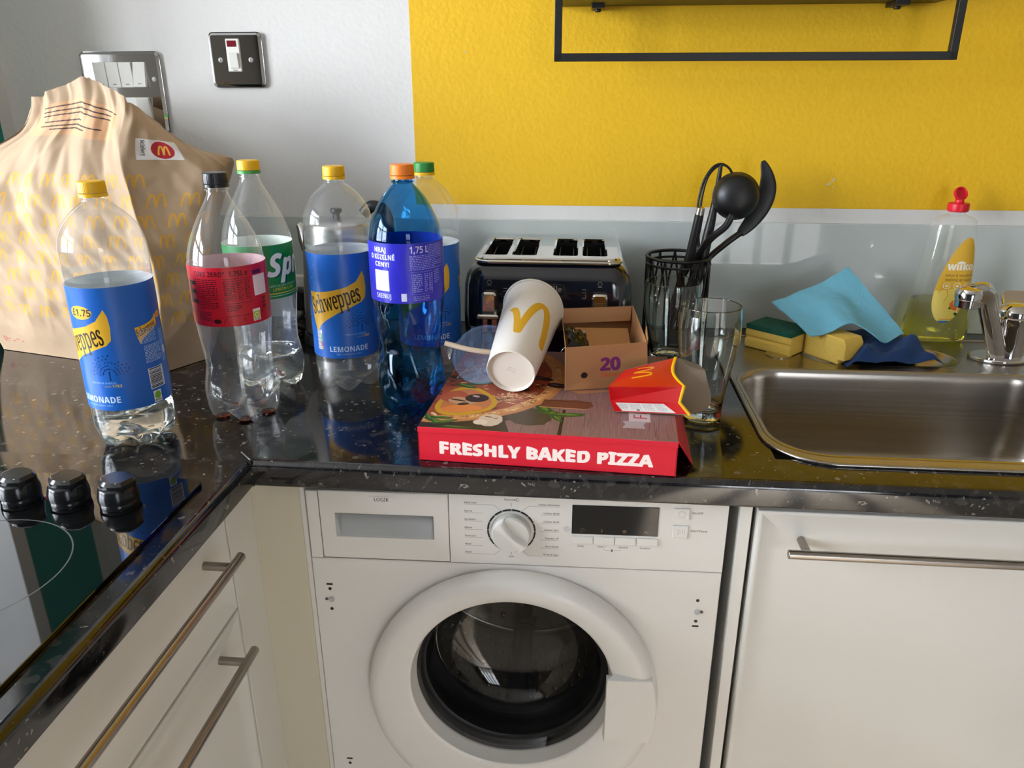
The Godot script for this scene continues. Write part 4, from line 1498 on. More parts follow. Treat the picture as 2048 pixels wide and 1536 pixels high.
func fries_carton() -> void:
	var t := thing("fries_carton", "empty red fries carton with yellow rim lying on its side over pizza box's edge", "food carton")
	var red := mat("fries_red", Color8(206, 8, 16), 0.28)
	var topm := mat("fries_print", Color.WHITE, 0.28, 0.0, pic_fries_top())
	var sidem := mat("fries_side_print", Color.WHITE, 0.3, 0.0, pic_fries_side())
	var grey := mat("fries_inside", Color8(132, 116, 100), 0.8)
	var rimm := mat("fries_rim", Color8(252, 196, 16), 0.35)
	var A := [Vector3(0.4155, 0.9935, 0.507), Vector3(0.3905, 0.995, 0.578), Vector3(0.394, 0.974, 0.573), Vector3(0.4005, 0.9585, 0.5725)]
	var B := [Vector3(0.486, 1.0005, 0.471), Vector3(0.4865, 0.995, 0.569), Vector3(0.4815, 0.974, 0.572), Vector3(0.4955, 0.9585, 0.575)]
	# front panel, curved in at the mouth
	var rows := []
	var edge := []
	for r in 9:
		var v := r / 8.0
		var row := PackedVector3Array()
		var a: Vector3 = (A[1] as Vector3).lerp(A[0], v)
		var b: Vector3 = (B[1] as Vector3).lerp(B[0], v)
		b = b.lerp(a, 0.11 * sin(PI * v))
		for c in 13:
			row.append(a.lerp(b, c / 12.0) + Vector3(0, 0.003 * sin(PI * v) * sin(PI * c / 12.0), 0))
		rows.append(row)
		edge.append(b + Vector3(0, 0.0006, 0))
	var tp := MB.new()
	tp.sheet(rows, 0.0008)
	part("front_panel", tp, topm, t)
	var sp := MB.new()
	sp.slab(A[2], B[2], B[1], A[1], 0.0008)
	part("gusset", sp, red, t)
	var lp := MB.new()
	lp.slab(A[3], B[3], B[2], A[2], 0.0008)
	part("nutrition_panel", lp, sidem, t)
	var en := MB.new()
	en.slab(A[0], A[3], A[2], A[1], 0.0008)
	part("closed_end", en, red, t)
	# back panel: flares out past the mouth and shows its grey inside
	var k := [Vector3(0.486, 1.0, 0.4705), Vector3(0.4985, 0.9985, 0.4735), Vector3(0.517, 0.9955, 0.4855), Vector3(0.5225, 0.993, 0.5015), Vector3(0.5235, 0.9835, 0.5195), Vector3(0.5265, 0.973, 0.5365), Vector3(0.526, 0.966, 0.5455), Vector3(0.5205, 0.9595, 0.5555), B[3]]
	var bk := MB.new()
	var hub: Vector3 = (A[0] as Vector3).lerp(A[3], 0.5)
	var far_rows := [PackedVector3Array(), PackedVector3Array(), PackedVector3Array()]
	for j in k.size():
		var s: Vector3 = (A[0] as Vector3).lerp(A[3], float(j) / (k.size() - 1))
		far_rows[0].append(k[j])
		far_rows[1].append((k[j] as Vector3).lerp(s, 0.5) - Vector3(0, 0.006 * sin(PI * j / (k.size() - 1.0)), 0))
		far_rows[2].append(s)
	bk.sheet(far_rows, 0.0008)
	part("back_panel", bk, grey, t)
	var rb := MB.new()
	var path := PackedVector3Array()
	for e: Vector3 in edge:
		path.append(e)
	path.reverse()
	path.append(B[2] + Vector3(0.0005, 0.0004, 0.0006))
	path.append(B[3] + Vector3(0.0, 0.0006, 0.0006))
	rb.tube(path, 0.0022, 8, true, 0.35, Vector3.RIGHT)
	part("rim_stripe", rb, rimm, t)


# ---------------------------------------------------------------- things by the sink
func pint_glass(at: Vector3, label: String, h: float, rr: float) -> void:
	var t := thing("drinking_glass", label, "glass", at, 0.0, "empty glasses")
	var k := rr / 0.0405
	var o := smooth_profile([Vector2(0.0262, 0.0012), Vector2(0.0272, 0.008), Vector2(0.0275, 0.022), Vector2(0.0300, 0.045), Vector2(0.0362, 0.082), Vector2(0.0415, 0.115), Vector2(0.0428, 0.135), Vector2(0.0418, 0.157), Vector2(0.0405, 0.1705)], 5)
	var i := smooth_profile([Vector2(0.0387, 0.1705), Vector2(0.0400, 0.157), Vector2(0.0411, 0.135), Vector2(0.0398, 0.115), Vector2(0.0348, 0.082), Vector2(0.0282, 0.045), Vector2(0.0250, 0.026), Vector2(0.0225, 0.0175), Vector2(0.012, 0.0145), Vector2(0.0, 0.014)], 5)
	var p := PackedVector2Array([Vector2(0, 0.0022), Vector2(0.022, 0.0022), Vector2(0.0245, 0.0)])
	for q: Vector2 in o:
		p.append(Vector2(q.x * k, q.y * h / 0.1715))
	for q: Vector2 in [Vector2(0.04045, 0.17115), Vector2(0.0401, 0.1716), Vector2(0.0396, 0.17175), Vector2(0.0391, 0.1716), Vector2(0.03875, 0.17115)]:
		p.append(Vector2(q.x * k, q.y * h / 0.1715))
	for q: Vector2 in i:
		p.append(Vector2(q.x * k, q.y * h / 0.1715))
	part("glass", turned(p, 72, 60.0), glass_mat("clear_glass", Color(0.98, 1.0, 0.99), 0.05), t)


func utensils() -> void:
	var at := Vector3(0.526, 0.911, 0.10)
	var wire := mat("black_wire", Color8(12, 12, 13), 0.4)
	var t := thing("utensil_holder", "round black wire utensil holder with zigzag sides beside the toaster", "utensil holder", at)
	var h := 0.158
	var r := 0.0565
	for y: float in [0.002, h - 0.012, h]:
		var ring := PackedVector3Array()
		for k in 49:
			ring.append(Vector3(cos(TAU * k / 48) * r, y, sin(TAU * k / 48) * r))
		var b := MB.new()
		b.tube(ring, 0.0031 if y > 0.15 else 0.0022, 8, false, 1.0, Vector3.ZERO, true)
		part("ring", b, wire, t)
	var n := 12
	for k in n * 2:
		var a0 := TAU * k / (n * 2.0)
		var a1 := TAU * (k + 1) / (n * 2.0)
		var y0 := h - 0.001 if k % 2 == 0 else 0.07
		var y1 := 0.07 if k % 2 == 0 else h - 0.001
		part("zigzag_wire", bar([Vector3(cos(a0) * r, y0, sin(a0) * r), Vector3(cos(a1) * r, y1, sin(a1) * r)], 0.0019, 6), wire, t)
		if k % 2 == 1:
			part("upright_wire", bar([Vector3(cos(a0) * r, 0.002, sin(a0) * r), Vector3(cos(a0) * r, 0.07, sin(a0) * r)], 0.0019, 6), wire, t)
	part("base_plate", turned([Vector2(0, 0.0005), Vector2(r - 0.001, 0.0005), Vector2(r - 0.001, 0.003), Vector2(0, 0.003)], 40), wire, t)
	var nylon := mat("black_nylon", Color8(20, 20, 21), 0.42)
	var steel := mat("steel_shaft", Color8(190, 188, 184), 0.25, 1.0)
	# ladle: back of the bowl faces the room
	var l := thing("ladle", "round black ladle standing bowl up in the wire holder", "ladle")
	var bowl := MB.new()
	var bn := Vector3(-0.10, 0.10, 1.0).normalized()
	var bu := Vector3(0.25, 1.0, 0.0)
	bu = (bu - bn * bu.dot(bn)).normalized()
	bowl.xf = Transform3D(Basis(bn.cross(bu), bn, bu), Vector3(0.6135, 1.1775, 0.115))
	bowl.lathe(PackedVector2Array(smooth_profile([Vector2(0.0, 0.0), Vector2(0.037, 0.0), Vector2(0.0388, 0.002), Vector2(0.0380, 0.008), Vector2(0.033, 0.019), Vector2(0.022, 0.027), Vector2(0.010, 0.0305), Vector2(0.0, 0.031)], 4)), 44, 60.0)
	part("bowl", bowl, nylon, l)
	var lh := MB.new()
	lh.tube(curve([Vector3(0.606, 1.148, 0.135), Vector3(0.597, 1.129, 0.137), Vector3(0.576, 1.108, 0.132), Vector3(0.556, 1.078, 0.122), Vector3(0.535, 1.03, 0.10), Vector3(0.515, 0.93, 0.085)], 6), 0.0062, 12, true, 0.7)
	part("handle", lh, nylon, l)
	# pointed turner seen on edge
	var s := thing("turner", "long leaf-shaped black turner leaning right behind the ladle", "turner")
	var sb := MB.new()
	var pth := curve([Vector3(0.6595, 1.234, 0.082), Vector3(0.669, 1.210, 0.084), Vector3(0.6715, 1.185, 0.087), Vector3(0.664, 1.158, 0.09), Vector3(0.648, 1.131, 0.094), Vector3(0.630, 1.110, 0.098)], 6)
	var rad := PackedFloat32Array()
	for k in pth.size():
		var f := float(k) / (pth.size() - 1)
		rad.append(0.001 + 0.0135 * pow(sin(PI * clampf(f * 0.93 + 0.03, 0, 1)), 0.8) + 0.003 * f)
	sb.tube(pth, rad, 14, true, 0.22, Vector3(1, 0.4, 0.1))
	part("blade", sb, nylon, s)
	var sh := MB.new()
	sh.tube(curve([Vector3(0.633, 1.113, 0.097), Vector3(0.606, 1.092, 0.1), Vector3(0.575, 1.06, 0.1), Vector3(0.54, 1.0, 0.11), Vector3(0.515, 0.93, 0.115)], 6), 0.0056, 12, true)
	part("handle", sh, nylon, s)
	# masher or whisk: a thick handle with a bent loop over it
	var w := thing("looped_whisk", "black looped whisk standing left of the ladle in wire holder", "whisk")
	var wh := MB.new()
	wh.tube(curve([Vector3(0.586, 1.228, 0.1), Vector3(0.584, 1.20, 0.1), Vector3(0.579, 1.15, 0.105), Vector3(0.572, 1.10, 0.108), Vector3(0.566, 1.06, 0.11), Vector3(0.55, 0.94, 0.112)], 6), PackedFloat32Array([0.003, 0.0032, 0.0034, 0.0036, 0.0038, 0.004, 0.0042, 0.0045, 0.005, 0.0054, 0.0058, 0.0063, 0.0068, 0.0074, 0.008, 0.0084, 0.0088, 0.009, 0.0092, 0.0094, 0.0096, 0.0098, 0.0098, 0.0098, 0.0095, 0.0088, 0.008, 0.007, 0.006, 0.0055, 0.005]), 14)
	part("handle", wh, nylon, w)
	for k in 2:
		var lp := MB.new()
		var d := k * 0.005
		lp.tube(curve([Vector3(0.5535 + d, 1.13, 0.112), Vector3(0.551 + d, 1.165, 0.112), Vector3(0.5575 + d * 0.8, 1.20, 0.108), Vector3(0.571, 1.223 - d, 0.104), Vector3(0.586, 1.2295 - d * 0.3, 0.1), Vector3(0.6, 1.223, 0.098), Vector3(0.609, 1.208, 0.096), Vector3(0.611, 1.19, 0.094)], 6), 0.0021, 8, true)
		part("loop", lp, nylon, w)
	var lo := MB.new()
	lo.tube(curve([Vector3(0.5535, 1.13, 0.112), Vector3(0.558, 1.09, 0.113), Vector3(0.562, 1.05, 0.113)], 5), 0.0024, 8, true)
	part("loop", lo, nylon, w)
	# steel-capped handle
	var kn := thing("kitchen_tool", "black kitchen tool with a steel-tipped handle, leftmost in the wire holder", "utensil")
	var kb := MB.new()
	kb.tube(PackedVector3Array([Vector3(0.5493, 1.152, 0.15), Vector3(0.547, 1.128, 0.147), Vector3(0.541, 1.08, 0.14), Vector3(0.536, 1.058, 0.136)]), PackedFloat32Array([0.0075, 0.0082, 0.0084, 0.007]), 16)
	part("handle", kb, nylon, kn)
	var kc := MB.new()
	kc.tube(PackedVector3Array([Vector3(0.5505, 1.1625, 0.152), Vector3(0.5493, 1.1515, 0.15)]), PackedFloat32Array([0.0066, 0.0078]), 16)
	part("end_cap", kc, steel, kn)
	var ks := MB.new()
	ks.tube(PackedVector3Array([Vector3(0.536, 1.058, 0.136), Vector3(0.522, 0.99, 0.118), Vector3(0.51, 0.93, 0.1)]), 0.005, 12)
	part("shaft", ks, nylon, kn)
	var st := thing("steel_spoon", "plain steel utensil handle upright inside the wire holder", "utensil")
	var ss := MB.new()
	ss.tube(PackedVector3Array([Vector3(0.5585, 1.062, 0.092), Vector3(0.556, 0.99, 0.093), Vector3(0.553, 0.925, 0.095)]), 0.0085, 12, true, 0.25, Vector3(1, 0, 0.3))
	part("handle", ss, steel, st)


func cloths_and_sponges() -> void:
	var foam := mat("yellow_foam", Color8(232, 196, 92), 0.85)
	relief(foam, noise_tex(0.06, 4, 256, 3), 0.06, 9.0, false)
	var scour := mat("green_scourer", Color8(10, 84, 66), 0.9)
	relief(scour, noise_tex(0.09, 9, 256, 4), 0.1, 14.0, false)
	# sponge with a waisted body and a green scouring face on top
	var t := thing("sponge", "yellow washing-up sponge with green scourer on top, at left of the sink deck", "sponge", Vector3(0.7065, 0.9125, 0.1375), -0.755, "washing-up sponges")
	var side := PackedVector2Array([Vector2(-0.031, 0.001), Vector2(0.031, 0.001), Vector2(0.033, 0.006), Vector2(0.033, 0.015), Vector2(0.0285, 0.0195), Vector2(0.033, 0.024), Vector2(0.033, 0.0345), Vector2(-0.033, 0.0345), Vector2(-0.033, 0.024), Vector2(-0.0285, 0.0195), Vector2(-0.033, 0.015), Vector2(-0.033, 0.006)])
	var b := MB.new()
	b.xf = Transform3D(Basis(Vector3.UP, PI / 2), Vector3.ZERO)
	b.prism(side, -0.0445, 0.0445, 0.0012)
	part("foam_body", b, foam, t)
	part("scourer", box(Vector3(0, 0.0392, 0), Vector3(0.089, 0.0095, 0.066), 0.0015), scour, t)
	var t2 := thing("sponge", "plain yellow sponge standing on edge under the light blue cloth", "sponge", Vector3(0.7905, 0.9125, 0.1835), -0.96, "washing-up sponges")
	var s2 := PackedVector2Array([Vector2(-0.041, 0.0), Vector2(0.03, 0.0), Vector2(0.031, 0.007), Vector2(0.0415, 0.009), Vector2(0.0415, 0.036), Vector2(0.036, 0.0455), Vector2(-0.041, 0.0475)])
	var b2 := MB.new()
	b2.prism(s2, -0.024, 0.024, 0.002)
	part("foam_body", b2, foam, t2)
	# pale blue sponge cloth draped over the sponges, its top corner leaning on the glass
	var cl := thing("dish_cloth", "light blue sponge cloth draped over the two sponges against the splashback", "cloth")
	var c00 := Vector3(0.6905, 0.9975, 0.135)
	var c10 := Vector3(0.745, 0.9585, 0.208)
	var c01 := Vector3(0.832, 1.05, 0.078)
	var c11 := Vector3(0.912, 0.956, 0.164)
	var nz := FastNoiseLite.new()
	nz.seed = 21
	nz.frequency = 14.0
	var rows := []
	var n := 36
	for r in n + 1:
		var v := float(r) / n
		var row := PackedVector3Array()
		for c in n + 1:
			var u := float(c) / n
			# u along the near edge (c10 to c11), v from the near edge to the far one
			var p: Vector3 = c10.lerp(c11, u).lerp(c00.lerp(c01, u), v)
			p.y += 0.019 * exp(-pow((u - 0.42) / 0.2, 2.0)) * (1.0 - v) - 0.012 * exp(-pow((u - 0.8) / 0.13, 2.0)) * (1.0 - v)
			p.y += -0.012 * sin(PI * u) * v * (1.0 - v * 0.6) + 0.006 * sin(PI * u) * sin(PI * v)
			p.z += 0.018 * exp(-pow((u - 0.72) / 0.2, 2.0)) * (1.0 - v)
			p.y += nz.get_noise_2d(p.x, p.z) * 0.004
			row.append(p)
		rows.append(row)
	var cb := MB.new()
	cb.sheet(rows, 0.0022)
	var blue := mat("light_blue_cloth", Color8(112, 182, 208), 0.9)
	relief(blue, noise_tex(0.08, 31, 512, 4), 0.07, 8.0, false)
	part("cloth", cb, blue, cl)
	# dark blue cloth crumpled below it
	var dk := thing("dish_cloth", "dark blue cloth crumpled on the sink deck under the light blue one", "cloth")
	var rows2 := []
	var m := 46
	for r in m + 1:
		var v := float(r) / m
		var row := PackedVector3Array()
		for c in m + 1:
			var u := float(c) / m
			var x := lerpf(0.80, 0.935, u) + 0.028 * v * (1.0 - u) * 0.4 + 0.034 * u * (1.0 - v * 0.4)
			var z := lerpf(0.238, 0.10, v) - 0.03 * u * (1.0 - v)
			var e := minf(minf(u, 1.0 - u) * 5.0, minf(v + 0.06, 1.0 - v) * 6.0)
			var y := 0.9135 + clampf(e, 0.0, 1.0) * (0.020 + 0.0075 * sin((u * 1.2 - v * 0.9) * 13.0 + 0.4) * (1.0 - 0.6 * v) + 0.005 * sin((u + v) * 7.0)) + 0.020 * v * (1.0 - v) * 2.0 * clampf(e, 0, 1) + nz.get_noise_2d(x * 1.4, z * 1.4) * 0.004
			row.append(Vector3(x, maxf(y, 0.9132), z))
		rows2.append(row)
	var db := MB.new()
	db.sheet(rows2, 0.0012)
	var navy := mat("navy_cloth", Color8(24, 58, 108), 0.95)
	navy.rim_enabled = true
	navy.rim = 0.4
	relief(navy, noise_tex(0.11, 41, 256, 4), 0.05, 14.0, false)
	part("cloth", db, navy, dk)


func detergent() -> void:
	var t := thing("washing_up_bottle", "clear washing-up liquid bottle with red flip cap and yellow liquid, by the tap", "bottle", Vector3(1.012, 0.911, 0.052))
	var lev := [[0.0, 0.046, 0.024], [0.004, 0.053, 0.030], [0.02, 0.0565, 0.033], [0.036, 0.0560, 0.0325], [0.055, 0.0515, 0.031], [0.078, 0.0495, 0.030], [0.12, 0.0460, 0.0285], [0.17, 0.0405, 0.026], [0.21, 0.0365, 0.024], [0.222, 0.034, 0.0225], [0.2275, 0.027, 0.019], [0.2305, 0.0165, 0.0135], [0.233, 0.012, 0.012], [0.240, 0.0115, 0.0115]]
	var wall := clear_mat("clear_plastic_soft", Color(0.86, 0.88, 0.84), 0.10, 0.05)
	var soap := glass_mat("yellow_soap", Color8(250, 244, 60), 0.02)
	for pass_ in 2:
		var rows := []
		var pts := []
		for q: Array in lev:
			if pass_ == 1 and q[0] > 0.078:
				break
			var i := 0.0012 if pass_ == 1 else 0.0
			pts.append(Vector3(q[0] + (0.0025 if pass_ == 1 and q[0] < 0.01 else 0.0), q[1] - i, q[2] - i))
		if pass_ == 0:
			pts.push_front(Vector3(0.003, 0.0, 0.0))
		else:
			pts.push_front(Vector3(0.0035, 0.0, 0.0))
			pts.append(Vector3(0.0785, 0.0001, 0.0001))
		for p: Vector3 in pts:
			var row := PackedVector3Array()
			for k in 57:
				var a := -PI + TAU * k / 56
				var e := 0.72
				row.append(Vector3(signf(sin(a)) * pow(absf(sin(a)), e) * p.y, p.x, signf(cos(a)) * pow(absf(cos(a)), e) * p.z))
			rows.append(row)
		var b := MB.new()
		if pass_ == 1:
			b.grid(rows.slice(0, rows.size() - 1), true)
			b.grid(rows.slice(rows.size() - 2), true)
		else:
			b.grid(rows, true)
		part(["body", "liquid"][pass_], b, [wall, soap][pass_], t)
	# leaf-shaped label on the front, following the bottle's curve
	var lab := MB.new()
	var rings := []
	var uvs := []
	for r in 9:
		var row := PackedVector3Array()
		var ur := PackedVector2Array()
		for k in 41:
			var a := TAU * k / 40
			var f := r / 8.0
			var lx := cos(a) * 0.029 * f * (1.0 - 0.22 * sin(a))
			var ly := sin(a) * 0.078 * f
			var p := Vector2(lx, ly).rotated(-0.17)
			var y := 0.118 + p.y
			var x := 0.008 + p.x
			var j := 0
			while j < lev.size() - 2 and lev[j + 1][0] < y:
				j += 1
			var w: float = (y - lev[j][0]) / (lev[j + 1][0] - lev[j][0])
			var hx := lerpf(lev[j][1], lev[j + 1][1], w)
			var hz := lerpf(lev[j][2], lev[j + 1][2], w)
			var z := hz * pow(maxf(1.0 - pow(absf(x / hx), 2.0 / 0.72), 0.0), 0.36) + 0.0006
			row.append(Vector3(x, y, z))
			ur.append(Vector2(0.5 + p.x / 0.076, 0.5 - p.y / 0.164))
		rings.append(row)
		uvs.append(ur)
	lab.grid(rings, true, true, uvs)
	part("label", lab, mat("detergent_print", Color.WHITE, 0.4, 0.0, pic_detergent()), t)
	var red := mat("red_cap", Color8(214, 20, 44), 0.35)
	var cap := MB.new()
	cap.cyl(0.0175, 0.2365, 0.2515, 40, 0.0022)
	part("cap", cap, red, t)
	var sp := MB.new()
	sp.cyl(0.0075, 0.251, 0.2575, 24, 0.001)
	part("spout", sp, red, t)
	var flip := MB.new()
	flip.xf = Transform3D(Basis.from_euler(Vector3(1.15, 0.25, 0.0)), Vector3(0.001, 0.2665, -0.004))
	flip.lathe(PackedVector2Array([Vector2(0, -0.003), Vector2(0.0105, -0.003), Vector2(0.0122, -0.0015), Vector2(0.0122, 0.003), Vector2(0.0108, 0.0035), Vector2(0.0098, 0.003), Vector2(0.0094, 0.0), Vector2(0, 0.0)]), 36)
	part("flip_lid", flip, red, t)


# ---------------------------------------------------------------- appliances
func toaster() -> void:
	var t := thing("toaster", "dark navy four-slot toaster with chrome top and levers against the splashback", "toaster", Vector3(0.2965, 0.9105, 0.145))
	var navy := mat("navy_gloss", Color8(10, 16, 32), 0.16)
	navy.clearcoat_enabled = true
	navy.clearcoat = 1.0
	navy.clearcoat_roughness = 0.04
	var chrome := mat("chrome", Color8(222, 220, 214), 0.06, 1.0)
	var dark := mat("dark_slot", Color8(16, 15, 15), 0.5, 0.3)
	# body: rounded in plan, shoulders rolled in towards the top
	var rows := []
	for q: Array in [[0.008, -0.012], [0.010, -0.002], [0.02, 0.0], [0.09, 0.002], [0.135, 0.0], [0.152, -0.004], [0.163, -0.0105], [0.170, -0.020], [0.1725, -0.028]]:
		var row := PackedVector3Array()
		for p in rrect(0, 0, 0.1395 + q[1], 0.1225 + q[1], 0.034 + q[1] * 0.5, 8):
			row.append(Vector3(p.x, q[0], -p.y))
		row.append(row[0])
		rows.append(row)
	var b := MB.new()
	b.grid(rows, true)
	part("body", b, navy, t)
	var foot := MB.new()
	foot.rbox(Vector3(0, 0.005, 0), Vector3(0.25, 0.009, 0.22), 0.003)
	part("base", foot, dark, t)
	# chrome tray on top with four slots
	var holes := []
	var slots := []
	for k in 4:
		var cx: float = [-0.0895, -0.0405, 0.0285, 0.0775][k]
		slots.append(cx)
		holes.append(rrect(cx, 0.0, 0.0185, 0.078, 0.004, 3))
	var top := MB.new()
	top.xf = Transform3D(Basis(Vector3.RIGHT, -PI / 2), Vector3.ZERO)
	top.prism(rrect(0, 0, 0.1195, 0.1045, 0.022, 8), 0.172, 0.1805, 0.0022, holes)
	part("top_panel", top, chrome, t)
	var trim := []
	for p in rrect(0, 0, 0.1205, 0.1055, 0.023, 8):
		trim.append(Vector3(p.x, 0.1735, -p.y))
	trim.append(trim[0])
	var tb := MB.new()
	tb.tube(PackedVector3Array(trim), 0.0032, 10, false, 1.0, Vector3.ZERO, true)
	part("chrome_trim", tb, chrome, t)
	for cx: float in slots:
		var w := MB.new()
		var hx := 0.0195
		var hz := 0.079
		var y0 := 0.07
		var y1 := 0.176
		w.quad(Vector3(cx - hx, y0, hz), Vector3(cx + hx, y0, hz), Vector3(cx + hx, y0, -hz), Vector3(cx - hx, y0, -hz))
		w.quad(Vector3(cx - hx, y0, -hz), Vector3(cx + hx, y0, -hz), Vector3(cx + hx, y1, -hz), Vector3(cx - hx, y1, -hz))
		w.quad(Vector3(cx + hx, y0, hz), Vector3(cx - hx, y0, hz), Vector3(cx - hx, y1, hz), Vector3(cx + hx, y1, hz))
		w.quad(Vector3(cx - hx, y0, hz), Vector3(cx - hx, y0, -hz), Vector3(cx - hx, y1, -hz), Vector3(cx - hx, y1, hz))
		w.quad(Vector3(cx + hx, y0, -hz), Vector3(cx + hx, y0, hz), Vector3(cx + hx, y1, hz), Vector3(cx + hx, y1, -hz))
		var o := part("slot", w, dark, t)
		part("bread_carriage", box(Vector3(cx, 0.152, 0), Vector3(0.012, 0.004, 0.12), 0.001), dark, o)
		for s: float in [-1.0, 1.0]:
			part("guide_wire", bar([Vector3(cx + s * 0.012, 0.165, -0.076), Vector3(cx + s * 0.0125, 0.160, 0.0), Vector3(cx + s * 0.012, 0.165, 0.076)], 0.0012, 6), mat("guide_steel", Color8(120, 116, 110), 0.3, 1.0), o)
	# two lever tracks
	var zf := 0.1245
	for lx: float in [-0.094, 0.0865]:
		var lv := part("lever_track", box(Vector3(lx, 0.073, zf), Vector3(0.0245, 0.104, 0.004), 0.0018), chrome, t)
		part("track_slot", box(Vector3(lx, 0.067, zf + 0.002), Vector3(0.0075, 0.086, 0.0014), 0.0003), dark, lv)
		var pl := MB.new()
		pl.xf = Transform3D(Basis.IDENTITY, Vector3(lx, 0, zf + 0.004))
		pl.prism(rrect(0, 0.110, 0.0125, 0.020, 0.006, 6), 0.0, 0.011, 0.003)
		part("lever_post", pl, chrome, t)
		part("lever", box(Vector3(lx, 0.0915, zf + 0.015), Vector3(0.0365, 0.0085, 0.026), 0.0038, 4), chrome, t)
		var kb := MB.new()
		kb.xf = Transform3D(Basis(Vector3.RIGHT, PI / 2), Vector3(lx + (0.045 if lx < 0 else -0.045), 0.026, zf))
		kb.cyl(0.017, 0.0, 0.014, 32, 0.002)
		part("browning_dial", kb, chrome, t)
		var im := canvas(64, 64, Color8(10, 16, 32))
	# name plate
	var im2 := canvas(512, 160, Color8(34, 38, 46))
	write(im2, "Breville", Vector2(256, 112), 82, Color8(168, 160, 152), {"bold": true, "serif": true, "align": 0.5, "sx": 0.95})
	part("name_plate", box(Vector3(0.002, 0.1335, zf + 0.0012), Vector3(0.054, 0.0185, 0.0022), 0.0009), mat("name_plate_print", Color.WHITE, 0.25, 0.4, tex(im2)), t)
	var grey := mat("toaster_print", Color8(150, 148, 146), 0.5)
	for lx: float in [-0.094, 0.0865]:
		var ic := MB.new()
		var pts := PackedVector3Array()
		for k in 15:
			var a := TAU * k / 14
			pts.append(Vector3(lx + cos(a) * 0.0032, 0.1435 + sin(a) * 0.0034, zf - 0.0012))
		ic.tube(pts, 0.0004, 5, false, 1.0, Vector3.ZERO, true)
		ic.tube(PackedVector3Array([Vector3(lx - 0.003, 0.1385, zf - 0.0008), Vector3(lx + 0.003, 0.1385, zf - 0.0008)]), 0.0005, 5)
		var sx := lx + (0.026 if lx < 0 else -0.0255)
		ic.tube(PackedVector3Array([Vector3(sx - 0.003, 0.134, zf - 0.0004), Vector3(sx + 0.003, 0.134, zf - 0.0004), Vector3(sx + 0.003, 0.129, zf - 0.0004), Vector3(sx - 0.003, 0.129, zf - 0.0004)]), 0.0004, 5)
		ic.tube(PackedVector3Array([Vector3(sx + 0.003, 0.126, zf - 0.0004), Vector3(sx + 0.003, 0.120, zf - 0.0004), Vector3(sx - 0.003, 0.120, zf - 0.0004)]), 0.0004, 5)
		part("printed_icon", ic, grey, t)


func kettle() -> void:
	var t := thing("kettle", "brushed steel kettle with black handle, mostly hidden behind the lemonade bottle", "kettle", Vector3(-0.0865, 0.911, 0.142))
	var st := mat("kettle_steel", Color8(196, 194, 190), 0.32, 1.0)
	var bl := mat("kettle_black", Color8(18, 18, 20), 0.4)
	part("power_base", turned([Vector2(0, 0), Vector2(0.074, 0), Vector2(0.076, 0.004), Vector2(0.074, 0.018), Vector2(0.066, 0.022), Vector2(0, 0.022)], 48), bl, t)
	part("body", turned(smooth_profile([Vector2(0.070, 0.023), Vector2(0.071, 0.03), Vector2(0.069, 0.09), Vector2(0.064, 0.16), Vector2(0.060, 0.208), Vector2(0.058, 0.213)], 5), 56), st, t)
	part("lid", turned([Vector2(0.0575, 0.2125), Vector2(0.056, 0.217), Vector2(0.045, 0.2215), Vector2(0.02, 0.224), Vector2(0, 0.2245)], 48), st, t)
	part("lid_knob", turned([Vector2(0.006, 0.224), Vector2(0.006, 0.231), Vector2(0.011, 0.236), Vector2(0.010, 0.241), Vector2(0, 0.2425)], 28), bl, t)
	var sp := MB.new()
	sp.tube(PackedVector3Array([Vector3(-0.052, 0.172, 0), Vector3(-0.060, 0.19, 0), Vector3(-0.066, 0.207, 0), Vector3(-0.0715, 0.213, 0)]), PackedFloat32Array([0.018, 0.014, 0.009, 0.005]), 16, true)
	part("spout", sp, st, t)
	var h := MB.new()
	h.tube(curve([Vector3(0.05, 0.232, 0), Vector3(0.065, 0.2455, 0), Vector3(0.084, 0.240, 0), Vector3(0.094, 0.215, 0), Vector3(0.096, 0.16, 0), Vector3(0.092, 0.09, 0), Vector3(0.076, 0.062, 0), Vector3(0.066, 0.06, 0)], 6), 0.0105, 14, true, 0.75)
	part("handle", h, bl, t)


